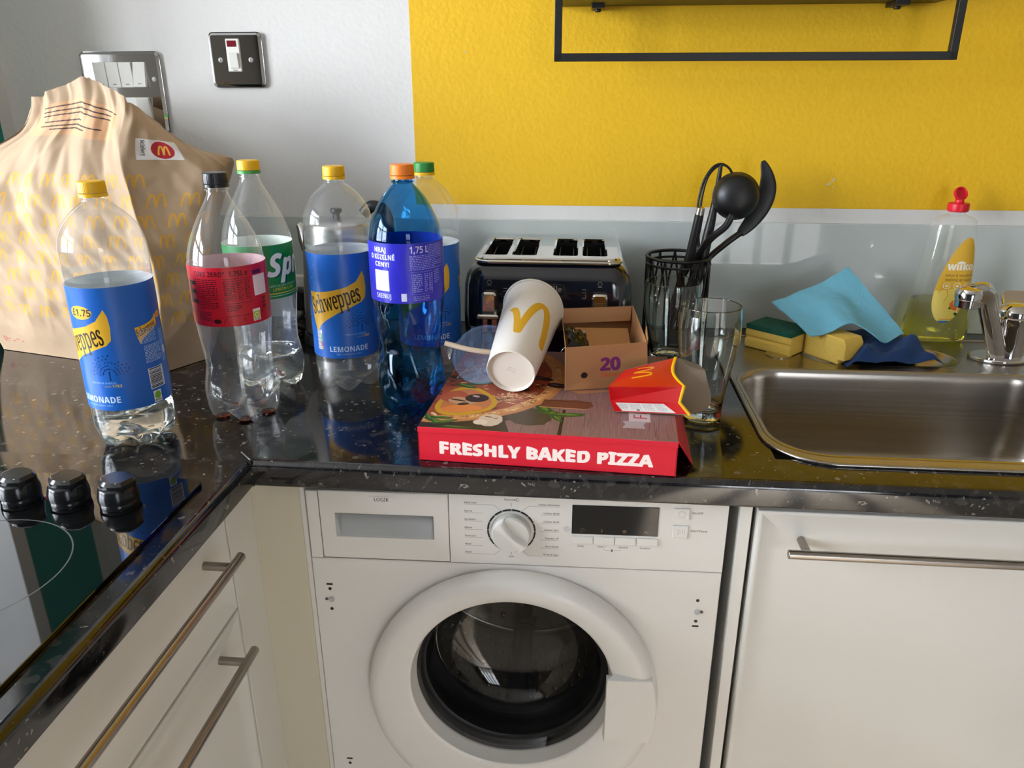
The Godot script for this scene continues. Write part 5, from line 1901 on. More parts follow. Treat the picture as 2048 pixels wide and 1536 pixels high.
func wall_plates() -> void:
	var chrome := mat("plate_chrome", Color8(200, 200, 202), 0.05, 1.0)
	var white := mat("switch_white", Color8(226, 224, 216), 0.35)
	var steel := mat("screw_steel", Color8(210, 208, 204), 0.25, 1.0)
	var ink := mat("switch_ink", Color8(120, 116, 110), 0.6)
	# cooker switch
	var t := thing("cooker_switch", "square chrome wall switch with white rocker and red neon window", "wall switch", Vector3(-0.2945, 1.4015, 0.001), 0.0)
	var p := MB.new()
	p.prism(rrect(0, 0, 0.0505, 0.0475, 0.0085, 4), 0.0, 0.0095, 0.0055)
	part("face_plate", p, chrome, t)
	part("rocker_surround", box(Vector3(-0.0035, 0.008, 0.0105), Vector3(0.025, 0.056, 0.004), 0.0012), white, t)
	var r := part("rocker", box(Vector3.ZERO, Vector3(0.0175, 0.026, 0.008), 0.0015), white, t)
	r.position = Vector3(-0.0025, -0.001, 0.0125)
	r.rotation.x = 0.13
	part("neon_window", box(Vector3(-0.0045, 0.0275, 0.0126), Vector3(0.0175, 0.0105, 0.0016), 0.0006), mat("neon_red", Color8(112, 10, 26), 0.2), t)
	part("printed_mark", box(Vector3(-0.0025, -0.0175, 0.0126), Vector3(0.008, 0.0014, 0.0003), 0.0), ink, t)
	for s: float in [-1.0, 1.0]:
		var sc := MB.new()
		sc.xf = Transform3D(Basis(Vector3.RIGHT, PI / 2), Vector3(s * 0.029 - 0.001, 0.0, 0.009))
		sc.lathe(PackedVector2Array([Vector2(0.0045, 0.0), Vector2(0.0042, 0.0012), Vector2(0.0028, 0.0022), Vector2(0.0, 0.0026)]), 24)
		var so := part("screw", sc, steel, t)
		part("screw_slot", box(Vector3(s * 0.029 - 0.001, 0.0, 0.0116), Vector3(0.0012, 0.006, 0.0004), 0.0), ink, so)
	# grid of rockers behind the bag
	var g := thing("grid_switch", "large chrome switch plate with rows of white rockers behind the paper bag", "wall switch", Vector3(-0.5235, 1.343, 0.001), 0.0)
	var gp := MB.new()
	gp.prism(rrect(0, 0, 0.0785, 0.0745, 0.0085, 4), 0.0, 0.0095, 0.0055)
	part("face_plate", gp, chrome, g)
	for row in 2:
		for k in 4:
			var x := -0.0375 + 0.0255 * k
			var y := 0.0335 - 0.062 * row
			var o := part("rocker", box(Vector3.ZERO, Vector3(0.0247, 0.0445, 0.007), 0.0012), white, g)
			o.position = Vector3(x, y, 0.0115)
			o.rotation.x = [0.06, 0.06, 0.06, -0.16][k] * (1 if row == 0 else -1)
			part("printed_word", box(Vector3(0, -0.0165, 0.0036), Vector3(0.007, 0.0014, 0.0003), 0.0), ink, o)
	for s: float in [-1.0, 1.0]:
		var sc := MB.new()
		sc.xf = Transform3D(Basis(Vector3.RIGHT, PI / 2), Vector3(s * 0.0645, 0.0255, 0.009))
		sc.lathe(PackedVector2Array([Vector2(0.0045, 0.0), Vector2(0.0042, 0.0012), Vector2(0.0028, 0.0022), Vector2(0.0, 0.0026)]), 24)
		part("screw", sc, steel, g)
	# socket with a black plug low on the splashback
	var so := thing("wall_socket", "white plastic socket low on the splashback, glimpsed between two bottles", "socket", Vector3(-0.196, 0.9585, 0.0078))
	part("face_plate", box(Vector3(0, 0, 0.005), Vector3(0.085, 0.082, 0.01), 0.003), white, so)
	part("surface_box", box(Vector3(0, -0.001, 0.003), Vector3(0.09, 0.087, 0.006), 0.002), white, so)
	var pg := thing("plug", "black moulded plug with its cable pushed into the white socket", "plug", Vector3(-0.2015, 0.9565, 0.0185))
	part("plug_body", box(Vector3(0, 0, 0.014), Vector3(0.044, 0.046, 0.028), 0.009, 4), mat("plug_black", Color8(12, 12, 13), 0.4), pg)
	part("cable", bar(Array(curve([Vector3(0, -0.02, 0.02), Vector3(-0.004, -0.032, 0.026), Vector3(-0.02, -0.042, 0.04), Vector3(-0.05, -0.0425, 0.05)], 6)), 0.0035, 10), mat("plug_black", Color.BLACK), pg)


func wall_shelf() -> void:
	var black := mat("black_metal", Color8(16, 16, 17), 0.45)
	var t := thing("wall_shelf", "black metal wall shelf frame hung on the yellow wall above the worktop", "shelf")
	var x0 := 0.2965
	var x1 := 0.931
	var z := 0.12
	part("bottom_bar", box(Vector3((x0 + x1) / 2, 1.3985, z), Vector3(x1 - x0, 0.0125, 0.0125), 0.001), black, t)
	part("upright", box(Vector3(x0 + 0.006, 1.452, z), Vector3(0.012, 0.119, 0.0125), 0.001), black, t)
	part("upright", box(Vector3(x1 - 0.006, 1.452, z), Vector3(0.012, 0.119, 0.0125), 0.001), black, t)
	part("top_bar", box(Vector3((x0 + x1) / 2, 1.512, z), Vector3(x1 - x0, 0.0125, 0.0125), 0.001), black, t)
	part("shelf_board", box(Vector3((x0 + x1) / 2, 1.495, 0.0665), Vector3(x1 - x0, 0.02, 0.125), 0.001), black, t)
	for x: float in [x0 + 0.07, x1 - 0.07]:
		var b := part("bracket", box(Vector3(x, 1.482, 0.03), Vector3(0.022, 0.008, 0.05), 0.001), black, t)
		var s := MB.new()
		s.xf = Transform3D(Basis.IDENTITY, Vector3(x, 1.4735, 0.03))
		s.cyl(0.0055, 0.0, 0.006, 16, 0.0015)
		part("bolt", s, black, b)


# ---------------------------------------------------------------- kitchen units
const TOP := 0.91       # worktop surface
const DEEP := 0.6603    # depth of the back run
const EDGE := -0.0543   # front edge of the left run
const LEFT := -0.767    # left wall
const FACE := 0.6327    # fronts of the back run


func along_x() -> Basis:
	# profile drawn in (depth, height), pushed along -x
	return Basis(Vector3(0, 0, 1), Vector3(0, 1, 0), Vector3(-1, 0, 0))


func nose(d0: float, d1: float, y0: float, y1: float, round_: bool) -> PackedVector2Array:
	if not round_:
		return PackedVector2Array([Vector2(d0, y0), Vector2(d1, y0), Vector2(d1, y1), Vector2(d0, y1)])
	var p := PackedVector2Array([Vector2(d0, y0)])
	for k in 5:
		p.append(Vector2(d1 - 0.004, y0 + 0.004) + Vector2.from_angle(-PI / 2 + PI / 2 * k / 4.0) * 0.004)
	for k in 8:
		p.append(Vector2(d1 - 0.010, y1 - 0.010) + Vector2.from_angle(PI / 2 * k / 7.0) * 0.010)
	p.append(Vector2(d0, y1))
	return p


func worktops() -> void:
	var m := mat("speckled_laminate", Color.WHITE, 0.09, 0.0, pic_worktop())
	m.uv1_triplanar = true
	m.uv1_world_triplanar = true
	m.uv1_scale = Vector3.ONE * 2.1
	m.metallic_specular = 0.62
	var y0 := 0.8752
	var b := MB.new()
	b.xf = Transform3D(along_x(), Vector3.ZERO)
	b.prism(nose(0.002, DEEP, y0, TOP, true), -0.604, -EDGE)
	b.prism(nose(0.594, DEEP, y0, TOP, true), -1.75, -0.604)
	b.prism(nose(0.002, 0.078, y0, TOP, false), -1.75, -0.604)
	b.prism(nose(0.078, 0.594, y0, TOP, false), -1.75, -1.63)
	tag(part("worktop", b, m), "long black speckled laminate worktop holding pizza box, toaster and sink", "worktop", "")
	var l := MB.new()
	l.prism(nose(LEFT + 0.002, EDGE - 0.0004, y0, TOP, false), 0.002, DEEP)
	l.prism(nose(LEFT + 0.002, EDGE, y0, TOP, true), DEEP, 2.3)
	tag(part("worktop", l, m), "black speckled worktop on the left under the hob and paper bag", "worktop", "")
	var t := thing("joint_strip", "thin metal strip covering the worktop joint at the inner corner", "trim strip")
	part("strip", bar([Vector3(EDGE - 0.001, 0.8995, DEEP + 0.0015), Vector3(EDGE - 0.004, 0.9098, DEEP - 0.006), Vector3(EDGE - 0.024, 0.9102, DEEP - 0.026)], 0.0009, 6), mat("strip_metal", Color8(150, 146, 140), 0.3, 1.0), t)


func ring_at(cx: float, cz: float, hx: float, hz: float, r: float, y: float) -> PackedVector3Array:
	var o := PackedVector3Array()
	for p in rrect(cx, -cz, hx, hz, r, 10):
		o.append(Vector3(p.x, y, -p.y))
	o.append(o[0])
	return o


func sink() -> void:
	var t := thing("sink", "brushed stainless steel inset sink with bowl and tap deck, right of the glasses", "sink")
	var steel := mat("sink_steel", Color.WHITE, 0.27, 1.0, pic_brushed(Color8(172, 166, 158), 8, true))
	# deck plate
	var d := MB.new()
	d.xf = Transform3D(Basis(Vector3.RIGHT, -PI / 2), Vector3.ZERO)
	var bowl := rrect(0.869, -0.4165, 0.263, 0.1695, 0.075, 10)
	var dip := rrect(0.874, -0.170, 0.131, 0.052, 0.05, 10)
	d.prism(rrect(1.12, -0.3365, 0.5225, 0.2735, 0.085, 10), TOP + 0.0002, TOP + 0.0024, 0.0008, [bowl, dip])
	part("deck", d, steel, t)
	# raised outer lip and the ridge round the bowl
	var lip := MB.new()
	lip.tube(ring_at(1.12, 0.3365, 0.5205, 0.2715, 0.083, TOP + 0.0022), 0.0028, 10, false, 1.0, Vector3.ZERO, true)
	part("outer_lip", lip, steel, t)
	var rows := []
	for q: Array in [[0.0, 0.0024], [-0.0035, 0.0034], [-0.0065, 0.0018], [-0.009, -0.004], [-0.0105, -0.014], [-0.017, -0.09], [-0.022, -0.13], [-0.032, -0.152], [-0.05, -0.163], [-0.08, -0.167], [-0.12, -0.168], [-0.1655, -0.169]]:
		rows.append(ring_at(0.869, 0.4165, 0.263 + q[0], 0.1695 + q[0], clampf(0.075 + q[0] * 0.3, 0.003, 0.075 if q[0] > -0.1 else 0.0035), TOP + q[1]))
	rows.append(MB.row_at(Vector3(0.869, TOP - 0.1695, 0.4165), rows[0].size()))
	var b := MB.new()
	b.grid(rows, true, true)
	part("bowl", b, steel, t)
	var rows2 := []
	for q: Array in [[0.0, 0.0024], [-0.003, 0.0028], [-0.006, 0.0008], [-0.012, -0.006], [-0.022, -0.014], [-0.036, -0.019], [-0.048, -0.021]]:
		rows2.append(ring_at(0.874, 0.170, 0.131 + q[0], 0.052 + q[0], maxf(0.05 + q[0], 0.003), TOP + q[1]))
	rows2.append(MB.row_at(Vector3(0.874, TOP - 0.0212, 0.170), rows2[0].size()))
	var b2 := MB.new()
	b2.grid(rows2, true, true)
	part("strainer_dip", b2, steel, t)
	var w := part("waste", turned([Vector2(0, 0.0), Vector2(0.03, 0.0), Vector2(0.038, 0.003), Vector2(0.042, 0.002), Vector2(0.043, 0)], 40), steel, t)
	w.position = Vector3(0.869, TOP - 0.1685, 0.4165)
	var tc := part("tap_hole_cover", turned([Vector2(0.0225, 0.0), Vector2(0.0225, 0.0012), Vector2(0.019, 0.0024), Vector2(0.012, 0.0028), Vector2(0, 0.0028)], 40), mat("cover_chrome", Color8(200, 196, 188), 0.12, 1.0), t)
	tc.position = Vector3(0.703, TOP + 0.0022, 0.176)
	# blurred shape of the plate under the worktop
	# the tap
	var c := mat("tap_chrome", Color8(214, 212, 210), 0.07, 1.0)
	var tp := thing("mixer_tap", "chrome mixer tap with flat slanted spout and lever, behind the sink bowl", "tap", Vector3(1.0815, TOP + 0.0024, 0.163))
	var base := MB.new()
	base.xf = Transform3D(Basis.from_scale(Vector3(1.45, 1, 1)), Vector3(-0.006, 0, 0.004))
	base.cyl(0.034, 0.0, 0.007, 40, 0.0025)
	part("base_plate", base, c, tp)
	part("body", turned([Vector2(0.0275, 0.004), Vector2(0.027, 0.012), Vector2(0.0265, 0.06), Vector2(0.0285, 0.066), Vector2(0.0285, 0.0745), Vector2(0.026, 0.077), Vector2(0, 0.078)], 44), c, tp).position = Vector3(0.008, 0, -0.003)
	var sp := MB.new()
	sp.tube(curve([Vector3(-0.010, 0.004, 0.012), Vector3(-0.026, 0.04, 0.016), Vector3(-0.045, 0.083, 0.022), Vector3(-0.056, 0.108, 0.026), Vector3(-0.065, 0.120, 0.032), Vector3(-0.080, 0.1265, 0.042), Vector3(-0.096, 0.1245, 0.05)], 6), 0.0105, 18, true, 1.75, Vector3(0.25, 0.2, 1.0))
	part("spout", sp, c, tp)
	var hd := MB.new()
	hd.lathe(PackedVector2Array([Vector2(0.013, -0.014), Vector2(0.0185, -0.0135), Vector2(0.0195, -0.0125), Vector2(0.0195, -0.002), Vector2(0.0185, -0.001), Vector2(0.0205, 0.0005), Vector2(0.0205, 0.009), Vector2(0.017, 0.0165), Vector2(0.009, 0.020), Vector2(0, 0.021)]), 12, 35.0)
	part("spout_head", hd, c, tp).position = Vector3(-0.1, 0.1175, 0.051)
	var cap := MB.new()
	cap.lathe(PackedVector2Array(smooth_profile([Vector2(0.0265, 0.0775), Vector2(0.025, 0.087), Vector2(0.018, 0.096), Vector2(0.008, 0.0995), Vector2(0, 0.1)], 4)), 40, 60.0)
	part("lever_cap", cap, c, tp).position = Vector3(0.008, 0, -0.003)
	var lev := MB.new()
	lev.xf = Transform3D(Basis.from_euler(Vector3(-0.95, -0.15, 0.0)), Vector3(0.026, 0.0985, -0.018))
	lev.prism(rrect(0.012, 0.0, 0.046, 0.021, 0.012, 6), -0.004, 0.004, 0.002)
	part("lever", lev, c, tp)
	var dot := MB.new()
	dot.xf = Transform3D(Basis.from_euler(Vector3(0.9, 0.3, 0)), Vector3(0.018, 0.0915, 0.0165))
	dot.cyl(0.0036, 0.0, 0.0016, 20, 0.0006)
	part("hot_mark", dot, mat("red_dot", Color8(178, 24, 40), 0.3), tp)


func hob() -> void:
	var t := thing("ceramic_hob", "black ceramic glass hob with control knobs set into the left worktop", "hob", Vector3(0, TOP, 0))
	var glass := mat("hob_glass", Color8(7, 8, 9), 0.025)
	glass.metallic_specular = 0.75
	var g := MB.new()
	g.xf = Transform3D(Basis(Vector3.RIGHT, -PI / 2), Vector3.ZERO)
	g.prism(rrect(-0.3725, -1.012, 0.2875, 0.292, 0.012, 5), 0.0004, 0.0055, 0.0006)
	part("glass_plate", g, glass, t)
	var line := mat("hob_print", Color8(86, 90, 88), 0.4)
	for q: Array in [[-0.232, 0.922, 0.096], [-0.51, 0.92, 0.075], [-0.232, 1.17, 0.075], [-0.51, 1.17, 0.096]]:
		var r := MB.new()
		r.lathe(PackedVector2Array([Vector2(q[2] + 0.0007, 0.00552), Vector2(q[2] - 0.0007, 0.0056), Vector2(q[2] - 0.0007, 0.00552)]), 72)
		part("ring_print", r, line, t).position = Vector3(q[0], 0, q[1])
	var kn := mat("knob_black", Color8(30, 32, 34), 0.2, 0.25)
	var silver := mat("knob_rim", Color8(196, 194, 188), 0.2, 1.0)
	for k in 4:
		var c := Vector3(-0.1535 - 0.0585 * k, 0.0055, 0.782)
		var o := part("knob", turned([Vector2(0, 0.0), Vector2(0.0205, 0.0), Vector2(0.021, 0.003), Vector2(0.0198, 0.0055), Vector2(0.0215, 0.0065), Vector2(0.0215, 0.013), Vector2(0.0195, 0.021), Vector2(0.0175, 0.0235), Vector2(0, 0.0245)], 40, 50.0), kn, t)
		o.position = c
		o.rotation.y = -0.35
		# waisted grip on top, with a bright front edge
		var gr := MB.new()
		gr.xf = Transform3D(Basis(Vector3.RIGHT, -PI / 2), Vector3.ZERO)
		var p := PackedVector2Array()
		for j in 33:
			var a := PI * j / 32.0
			p.append(Vector2(cos(a) * 0.0185, 0.006 + sin(a) * 0.0125))
		for j in 13:
			var f := j / 12.0
			p.append(Vector2(lerpf(-0.0185, 0.0185, f), -0.008 - 0.008 * sin(PI * f)))
		gr.prism(p, 0.012, 0.031, 0.0035)
		part("grip", gr, kn, o)
		part("bright_edge", bar(Array(curve([Vector3(-0.0165, 0.0305, -0.004), Vector3(-0.017, 0.0302, 0.003), Vector3(-0.012, 0.0302, 0.0085), Vector3(0, 0.0302, 0.0118), Vector3(0.012, 0.0302, 0.0085)], 4)), 0.0007, 6), silver, o)


func dished_front(w: float, h: float) -> MB:
	# cabinet front, 18 mm thick: square edge, then a soft slope down to the middle; lies in x, y with its face at z = 0
	var b := MB.new()
	var xs := []
	var steps := [[0.0, -0.0195], [0.0, -0.0015], [0.0015, 0.0], [0.005, 0.0], [0.0075, -0.0008], [0.016, -0.0034], [0.024, -0.0048], [0.030, -0.0052], [0.036, -0.0052]]
	var rows := []
	for s: Array in steps:
		var row := PackedVector3Array()
		for q: Vector2 in [Vector2(0, 0), Vector2(1, 0), Vector2(1, 1), Vector2(0, 1), Vector2(0, 0)]:
			row.append(Vector3(lerpf(s[0], w - s[0], q.x), lerpf(s[0], h - s[0], q.y), s[1]))
		rows.append(row)
	for e in 4:
		var strip := []
		for r: PackedVector3Array in rows:
			strip.append(PackedVector3Array([r[e], r[e + 1]]))
		b.grid(strip)
	var l: PackedVector3Array = rows[-1]
	b.quad(l[0], l[1], l[2], l[3])
	var f: PackedVector3Array = rows[0]
	b.quad(f[1], f[0], f[3], f[2])
	return b


func bar_handle(parent: Node, at: Vector3, turn: float, ln: float, steel: Material) -> void:
	# long round bar on posts; at: left end of the bar on the face
	var h := MB.new()
	h.xf = Transform3D(Basis(Vector3.UP, turn), at)
	var p := PackedVector3Array([Vector3(0, 0, 0.035), Vector3(0.0006, 0, 0.035), Vector3(ln - 0.0006, 0, 0.035), Vector3(ln, 0, 0.035)])
	h.tube(p, PackedFloat32Array([0.0050, 0.0058, 0.0058, 0.0050]), 24)
	var o := part("handle", h, steel, parent)
	for x: float in [0.024, ln - 0.024]:
		var q := MB.new()
		q.xf = Transform3D(Basis(Vector3.UP, turn), at)
		q.tube(PackedVector3Array([Vector3(x, 0, -0.004), Vector3(x, 0, 0.033)]), 0.0052, 20)
		part("post", q, steel, o)


func cabinets() -> void:
	var white := mat("cabinet_white", Color8(222, 219, 212), 0.3)
	var steel := mat("handle_steel", Color8(160, 152, 144), 0.3, 1.0)
	var cream := mat("filler_cream", Color8(206, 198, 176), 0.45)
	# drawers of the left run: fronts face +x
	var fx := EDGE - 0.02
	var t := thing("drawer_unit", "white drawer unit under the hob with long steel bar handles", "cabinet", Vector3(fx, 0, 0.7085))
	var turn := PI / 2
	# local x of a front runs along -z of the room when turned; its left edge is the far one
	var levels := [[0.7255, 0.8735], [0.42, 0.7215], [0.12, 0.416]]
	for k in 3:
		var y0: float = levels[k][0]
		var y1: float = levels[k][1]
		var f := dished_front(0.5965, y1 - y0)
		var o := part("drawer_front", f, white, t)
		o.position = Vector3(0, y0, 0.5965)
		o.rotation.y = turn
		bar_handle(o, Vector3(0.5965 - 0.0295 - 0.537, [0.098, 0.2655, 0.255][k], -0.0052), 0.0, 0.537, steel)
	part("carcass", box(Vector3(-0.31, 0.49, 0.299), Vector3(0.57, 0.765, 0.596), 0.001), white, t)
	part("plinth", box(Vector3(-0.10, 0.055, 0.299), Vector3(0.018, 0.1, 0.596), 0.001), white, t)
	# corner post and cream filler
	var cp := thing("corner_post", "white corner post strip between the drawer unit and cream filler", "filler panel", Vector3(fx - 0.009, 0.487, 0.6685))
	part("panel", box(Vector3.ZERO, Vector3(0.018, 0.773, 0.074), 0.0008), white, cp)
	var fp := thing("filler_panel", "cream filler strip between white corner post and washing machine", "filler panel", Vector3(0, 0.487, 0))
	part("panel", box(Vector3(-0.0412, 0, FACE - 0.009), Vector3(0.0664, 0.773, 0.018), 0.0008), cream, fp)
	part("edge_strip", box(Vector3(-0.0045, 0, FACE - 0.006), Vector3(0.0065, 0.773, 0.012), 0.0008), white, fp)
	# sink unit
	var s := thing("sink_cabinet", "white sink base cabinet with dished door and long horizontal bar handle", "cabinet", Vector3(0.561, 0, FACE))
	part("side_panel", box(Vector3(0.0075, 0.487, -0.30), Vector3(0.015, 0.772, 0.585), 0.001), white, s)
	var d := part("door", dished_front(0.595, 0.745), white, s)
	d.position = Vector3(0.0205, 0.1125, 0.0)
	bar_handle(d, Vector3(0.0335, 0.7025, -0.0052), 0.0, 0.53, steel)
	part("side_panel", box(Vector3(0.62, 0.487, -0.30), Vector3(0.015, 0.772, 0.585), 0.001), white, s)
	part("plinth", box(Vector3(0.31, 0.055, -0.06), Vector3(0.62, 0.1, 0.018), 0.001), white, s)
	part("top_rail", box(Vector3(0.3175, 0.867, -0.03), Vector3(0.6, 0.012, 0.02), 0.001), white, s)


func washing_machine() -> void:
	var t := thing("washing_machine", "white built-in washing machine with round door and dark drum under the worktop", "washing machine", Vector3(0, 0, FACE + 0.002), deg_to_rad(1.25))
	var white := mat("machine_white", Color8(226, 222, 216), 0.32)
	var pale := mat("machine_pale", Color8(206, 206, 204), 0.35)
	var dark := mat("machine_dark", Color8(12, 12, 13), 0.5)
	var rubber := mat("gasket_rubber", Color8(34, 36, 38), 0.4)
	var seam := mat("seam_grey", Color8(110, 104, 98), 0.6)
	var w := 0.5475
	var dc := Vector2(0.2735, 0.5495)   # middle of the door's rim
	var gc := Vector2(0.2725, 0.5765)   # middle of its glass
	var uc := Vector2(0.2745, 0.5600)   # middle of the drum
	# front sheet with the round opening
	var hole := PackedVector2Array()
	for k in 72:
		hole.append(dc + Vector2.from_angle(TAU * k / 72) * 0.178)
	var fr := MB.new()
	fr.prism(PackedVector2Array([Vector2(0, 0.07), Vector2(w, 0.07), Vector2(w, 0.7555), Vector2(0, 0.7555)]), -0.016, 0.0, 0.0012, [hole])
	part("front_sheet", fr, white, t)
	for s: float in [0.0075, w - 0.0075]:
		part("side_wall", box(Vector3(s, 0.455, -0.27), Vector3(0.012, 0.78, 0.50), 0.002), pale, t)
	part("top_sheet", box(Vector3(w / 2, 0.851, -0.27), Vector3(w - 0.03, 0.008, 0.50), 0.001), pale, t)
	# control panel: soap drawer on the left, dial and screen on the right
	var pd := part("drawer_front", box(Vector3(0.0955, 0.8083, -0.007), Vector3(0.1875, 0.1025, 0.014), 0.0012), white, t)
	part("hinge_cover", box(Vector3(0.0095, 0.8083, -0.0055), Vector3(0.0155, 0.1015, 0.014), 0.0006), white, pd)
	part("hinge_seam", box(Vector3(0.0178, 0.8083, 0.0003), Vector3(0.0008, 0.1015, 0.0006), 0.0), seam, pd)
	var rec := MB.new()
	var o4 := [Vector3(0.0385, 0.7915, 0.0004), Vector3(0.1685, 0.7915, 0.0004), Vector3(0.1685, 0.8255, 0.0004), Vector3(0.0385, 0.8255, 0.0004)]
	var i4 := [Vector3(0.0445, 0.7945, -0.0), Vector3(0.1645, 0.7945, -0.0), Vector3(0.1665, 0.8235, -0.02), Vector3(0.0405, 0.8235, -0.02)]
	# the grip pocket slopes back from its lower edge
	for k in 4:
		var k2 := (k + 1) % 4
		rec.quad(o4[k], o4[k2], i4[k2] + Vector3(0, 0, -0.001 if k > 1 else 0.0), i4[k])
	rec.quad(i4[0], i4[1], i4[2], i4[3])
	var pocket := part("grip_pocket", rec, mat("pocket_grey", Color8(176, 178, 178), 0.3), pd)
	# cut the pocket out of the drawer front by rebuilding the front round it
	var df := MB.new()
	var rh := PackedVector2Array([Vector2(0.0385, 0.7915), Vector2(0.1685, 0.7915), Vector2(0.1685, 0.8255), Vector2(0.0385, 0.8255)])
	df.prism(PackedVector2Array([Vector2(0.0018, 0.7575), Vector2(0.1890, 0.7575), Vector2(0.1890, 0.8595), Vector2(0.0018, 0.8595)]), -0.022, 0.0, 0.001, [rh])
	pd.mesh = df.surface(ArrayMesh.new(), white)
	var lg := canvas(512, 128, Color8(226, 222, 216))
	write(lg, "LOGIK", Vector2(256, 100), 74, Color8(26, 24, 26), {"align": 0.5, "fat": 1.2, "sx": 1.0})
	part("maker_name", box(Vector3(0.1015, 0.8485, 0.0001), Vector3(0.0345, 0.0086, 0.0006), 0.0), mat("maker_print", Color.WHITE, 0.32, 0.0, tex(lg)), pd)
	var cp := part("control_panel", box(Vector3(0.3688, 0.8085, -0.007), Vector3(0.3575, 0.103, 0.0144), 0.0006), mat("panel_print", Color.WHITE, 0.32, 0.0, pic_panel()), t)
	part("screen", box(Vector3(0.4052, 0.8293, 0.0002), Vector3(0.1105, 0.0425, 0.0018), 0.0006), mat("screen_print", Color.WHITE, 0.06, 0.0, tex_screen()), cp)
	for k in 4:
		part("button", box(Vector3(0.3643 + 0.0278 * k, 0.7995, 0.001), Vector3(0.0270, 0.0112, 0.0034), 0.001), white, cp)
	for y: float in [0.8428, 0.8168]:
		var bt := part("button", box(Vector3(0.4888, y, 0.0008), Vector3(0.0200, 0.0158 if y > 0.83 else 0.0184, 0.003), 0.001), white, cp)
		var ic := MB.new()
		if y > 0.83:
			var pts := PackedVector3Array()
			for k in 15:
				var a := TAU * k / 14
				pts.append(Vector3(0.4888 + cos(a) * 0.0042, y + sin(a) * 0.0042, 0.0023))
			ic.tube(pts, 0.0003, 5, false, 1.0, Vector3.ZERO, true)
			ic.tube(PackedVector3Array([Vector3(0.4888, y - 0.001, 0.0023), Vector3(0.4888, y + 0.003, 0.0023)]), 0.0003, 5)
		else:
			ic.tube(PackedVector3Array([Vector3(0.4855, y + 0.004, 0.0023), Vector3(0.4855, y - 0.004, 0.0023), Vector3(0.4895, y, 0.0023), Vector3(0.4855, y + 0.004, 0.0023)]), 0.0003, 5)
			ic.tube(PackedVector3Array([Vector3(0.4915, y + 0.004, 0.0023), Vector3(0.4915, y - 0.004, 0.0023)]), 0.0003, 5)
			ic.tube(PackedVector3Array([Vector3(0.4940, y + 0.004, 0.0023), Vector3(0.4940, y - 0.004, 0.0023)]), 0.0003, 5)
		part("embossed_icon", ic, pale, bt)
	# dial: black dashed ring, collar, cap with a raised grip
	var c := Vector3(0.2715, 0.8092, 0.0)
	var ax := Basis(Vector3.RIGHT, PI / 2)
	for k in 16:
		var db := MB.new()
		var p := PackedVector2Array()
		for j in 7:
			p.append(Vector2.from_angle(TAU * (k + 0.04 + 0.92 * j / 6.0) / 16 - PI / 2) * 0.0318)
		for j in 7:
			p.append(Vector2.from_angle(TAU * (k + 0.96 - 0.92 * j / 6.0) / 16 - PI / 2) * 0.0297)
		db.xf = Transform3D(Basis.IDENTITY, c)
		db.prism(p, 0.0, 0.0007)
		part("dial_mark", db, dark, cp)
	var kb := MB.new()
	kb.xf = Transform3D(ax, c)
	kb.lathe(PackedVector2Array([Vector2(0.0292, 0.0), Vector2(0.0286, 0.0012), Vector2(0.0268, 0.0014), Vector2(0.0268, 0.0006), Vector2(0.0258, 0.0006), Vector2(0.0255, 0.011), Vector2(0.0235, 0.0135), Vector2(0.0, 0.0138)]), 56)
	var dial := part("dial", kb, mat("dial_silver", Color8(214, 212, 206), 0.3), cp)
	var gb := MB.new()
	gb.xf = Transform3D(Basis(Vector3(0, 0, 1), deg_to_rad(-47.0)), c)
	var rows := []
	for r in 13:
		var x := lerpf(-0.0235, 0.0235, r / 12.0)
		var half := 0.0035 + 0.004 * pow(absf(x / 0.0235), 2.0)
		var row := PackedVector3Array()
		for q: Array in [[-1.9, 0.0128], [-1.35, 0.0150], [-1.0, 0.0215], [0.0, 0.0220], [1.0, 0.0215], [1.35, 0.0150], [1.9, 0.0128]]:
			row.append(Vector3(x, half * q[0], q[1] - 0.002 * pow(absf(x / 0.0235), 3.0)))
		rows.append(row)
	gb.grid(rows, false, true)
	gb.grid([rows[0], MB.row_at(Vector3(-0.0235, 0, 0.012), 7)], false, false)
	gb.grid([rows[12], MB.row_at(Vector3(0.0235, 0, 0.012), 7)], false, true)
	part("grip", gb, white, dial)
	part("indicator_window", turned([Vector2(0.004, 0), Vector2(0.0038, 0.001), Vector2(0, 0.0012)], 20), pale, cp).transform = Transform3D(ax, Vector3(0.343, 0.8145, 0.0002))
	# fixing holes and screws down both sides
	for s: Array in [[0.0215, [0.7142, 0.7068, 0.6895, 0.6738]], [0.5200, [0.6706, 0.6788, 0.6936, 0.7119]], [0.0255, [0.401, 0.392, 0.375, 0.359]], [0.5185, [0.359, 0.375, 0.392, 0.401]]]:
		var left: bool = s[0] < 0.2
		part("slot_hole", box(Vector3(s[0], s[1][0], 0.0), Vector3(0.0088, 0.0028, 0.0008), 0.0003), dark, t)
		for k: int in [1, 3]:
			var hb := MB.new()
			hb.xf = Transform3D(ax, Vector3(s[0], s[1][k], 0.0))
			hb.cyl(0.0023, -0.0004, 0.0004, 20)
			part("fixing_hole", hb, dark, t)
		var sb := MB.new()
		sb.xf = Transform3D(ax, Vector3(s[0] + 0.0006, s[1][2], 0.0))
		sb.lathe(PackedVector2Array([Vector2(0.0042, 0.0), Vector2(0.004, 0.0014), Vector2(0.0026, 0.0024), Vector2(0.0018, 0.0016), Vector2(0.0, 0.0014)]), 24)
		var so := part("screw", sb, mat("screw_steel", Color.GRAY), t)
		var s2 := MB.new()
		s2.xf = Transform3D(ax, Vector3(s[0] + (-0.006 if left else 0.0065), s[1][2] + 0.0005, 0.0))
		s2.cyl(0.0021, 0.0, 0.0014, 18, 0.0004)
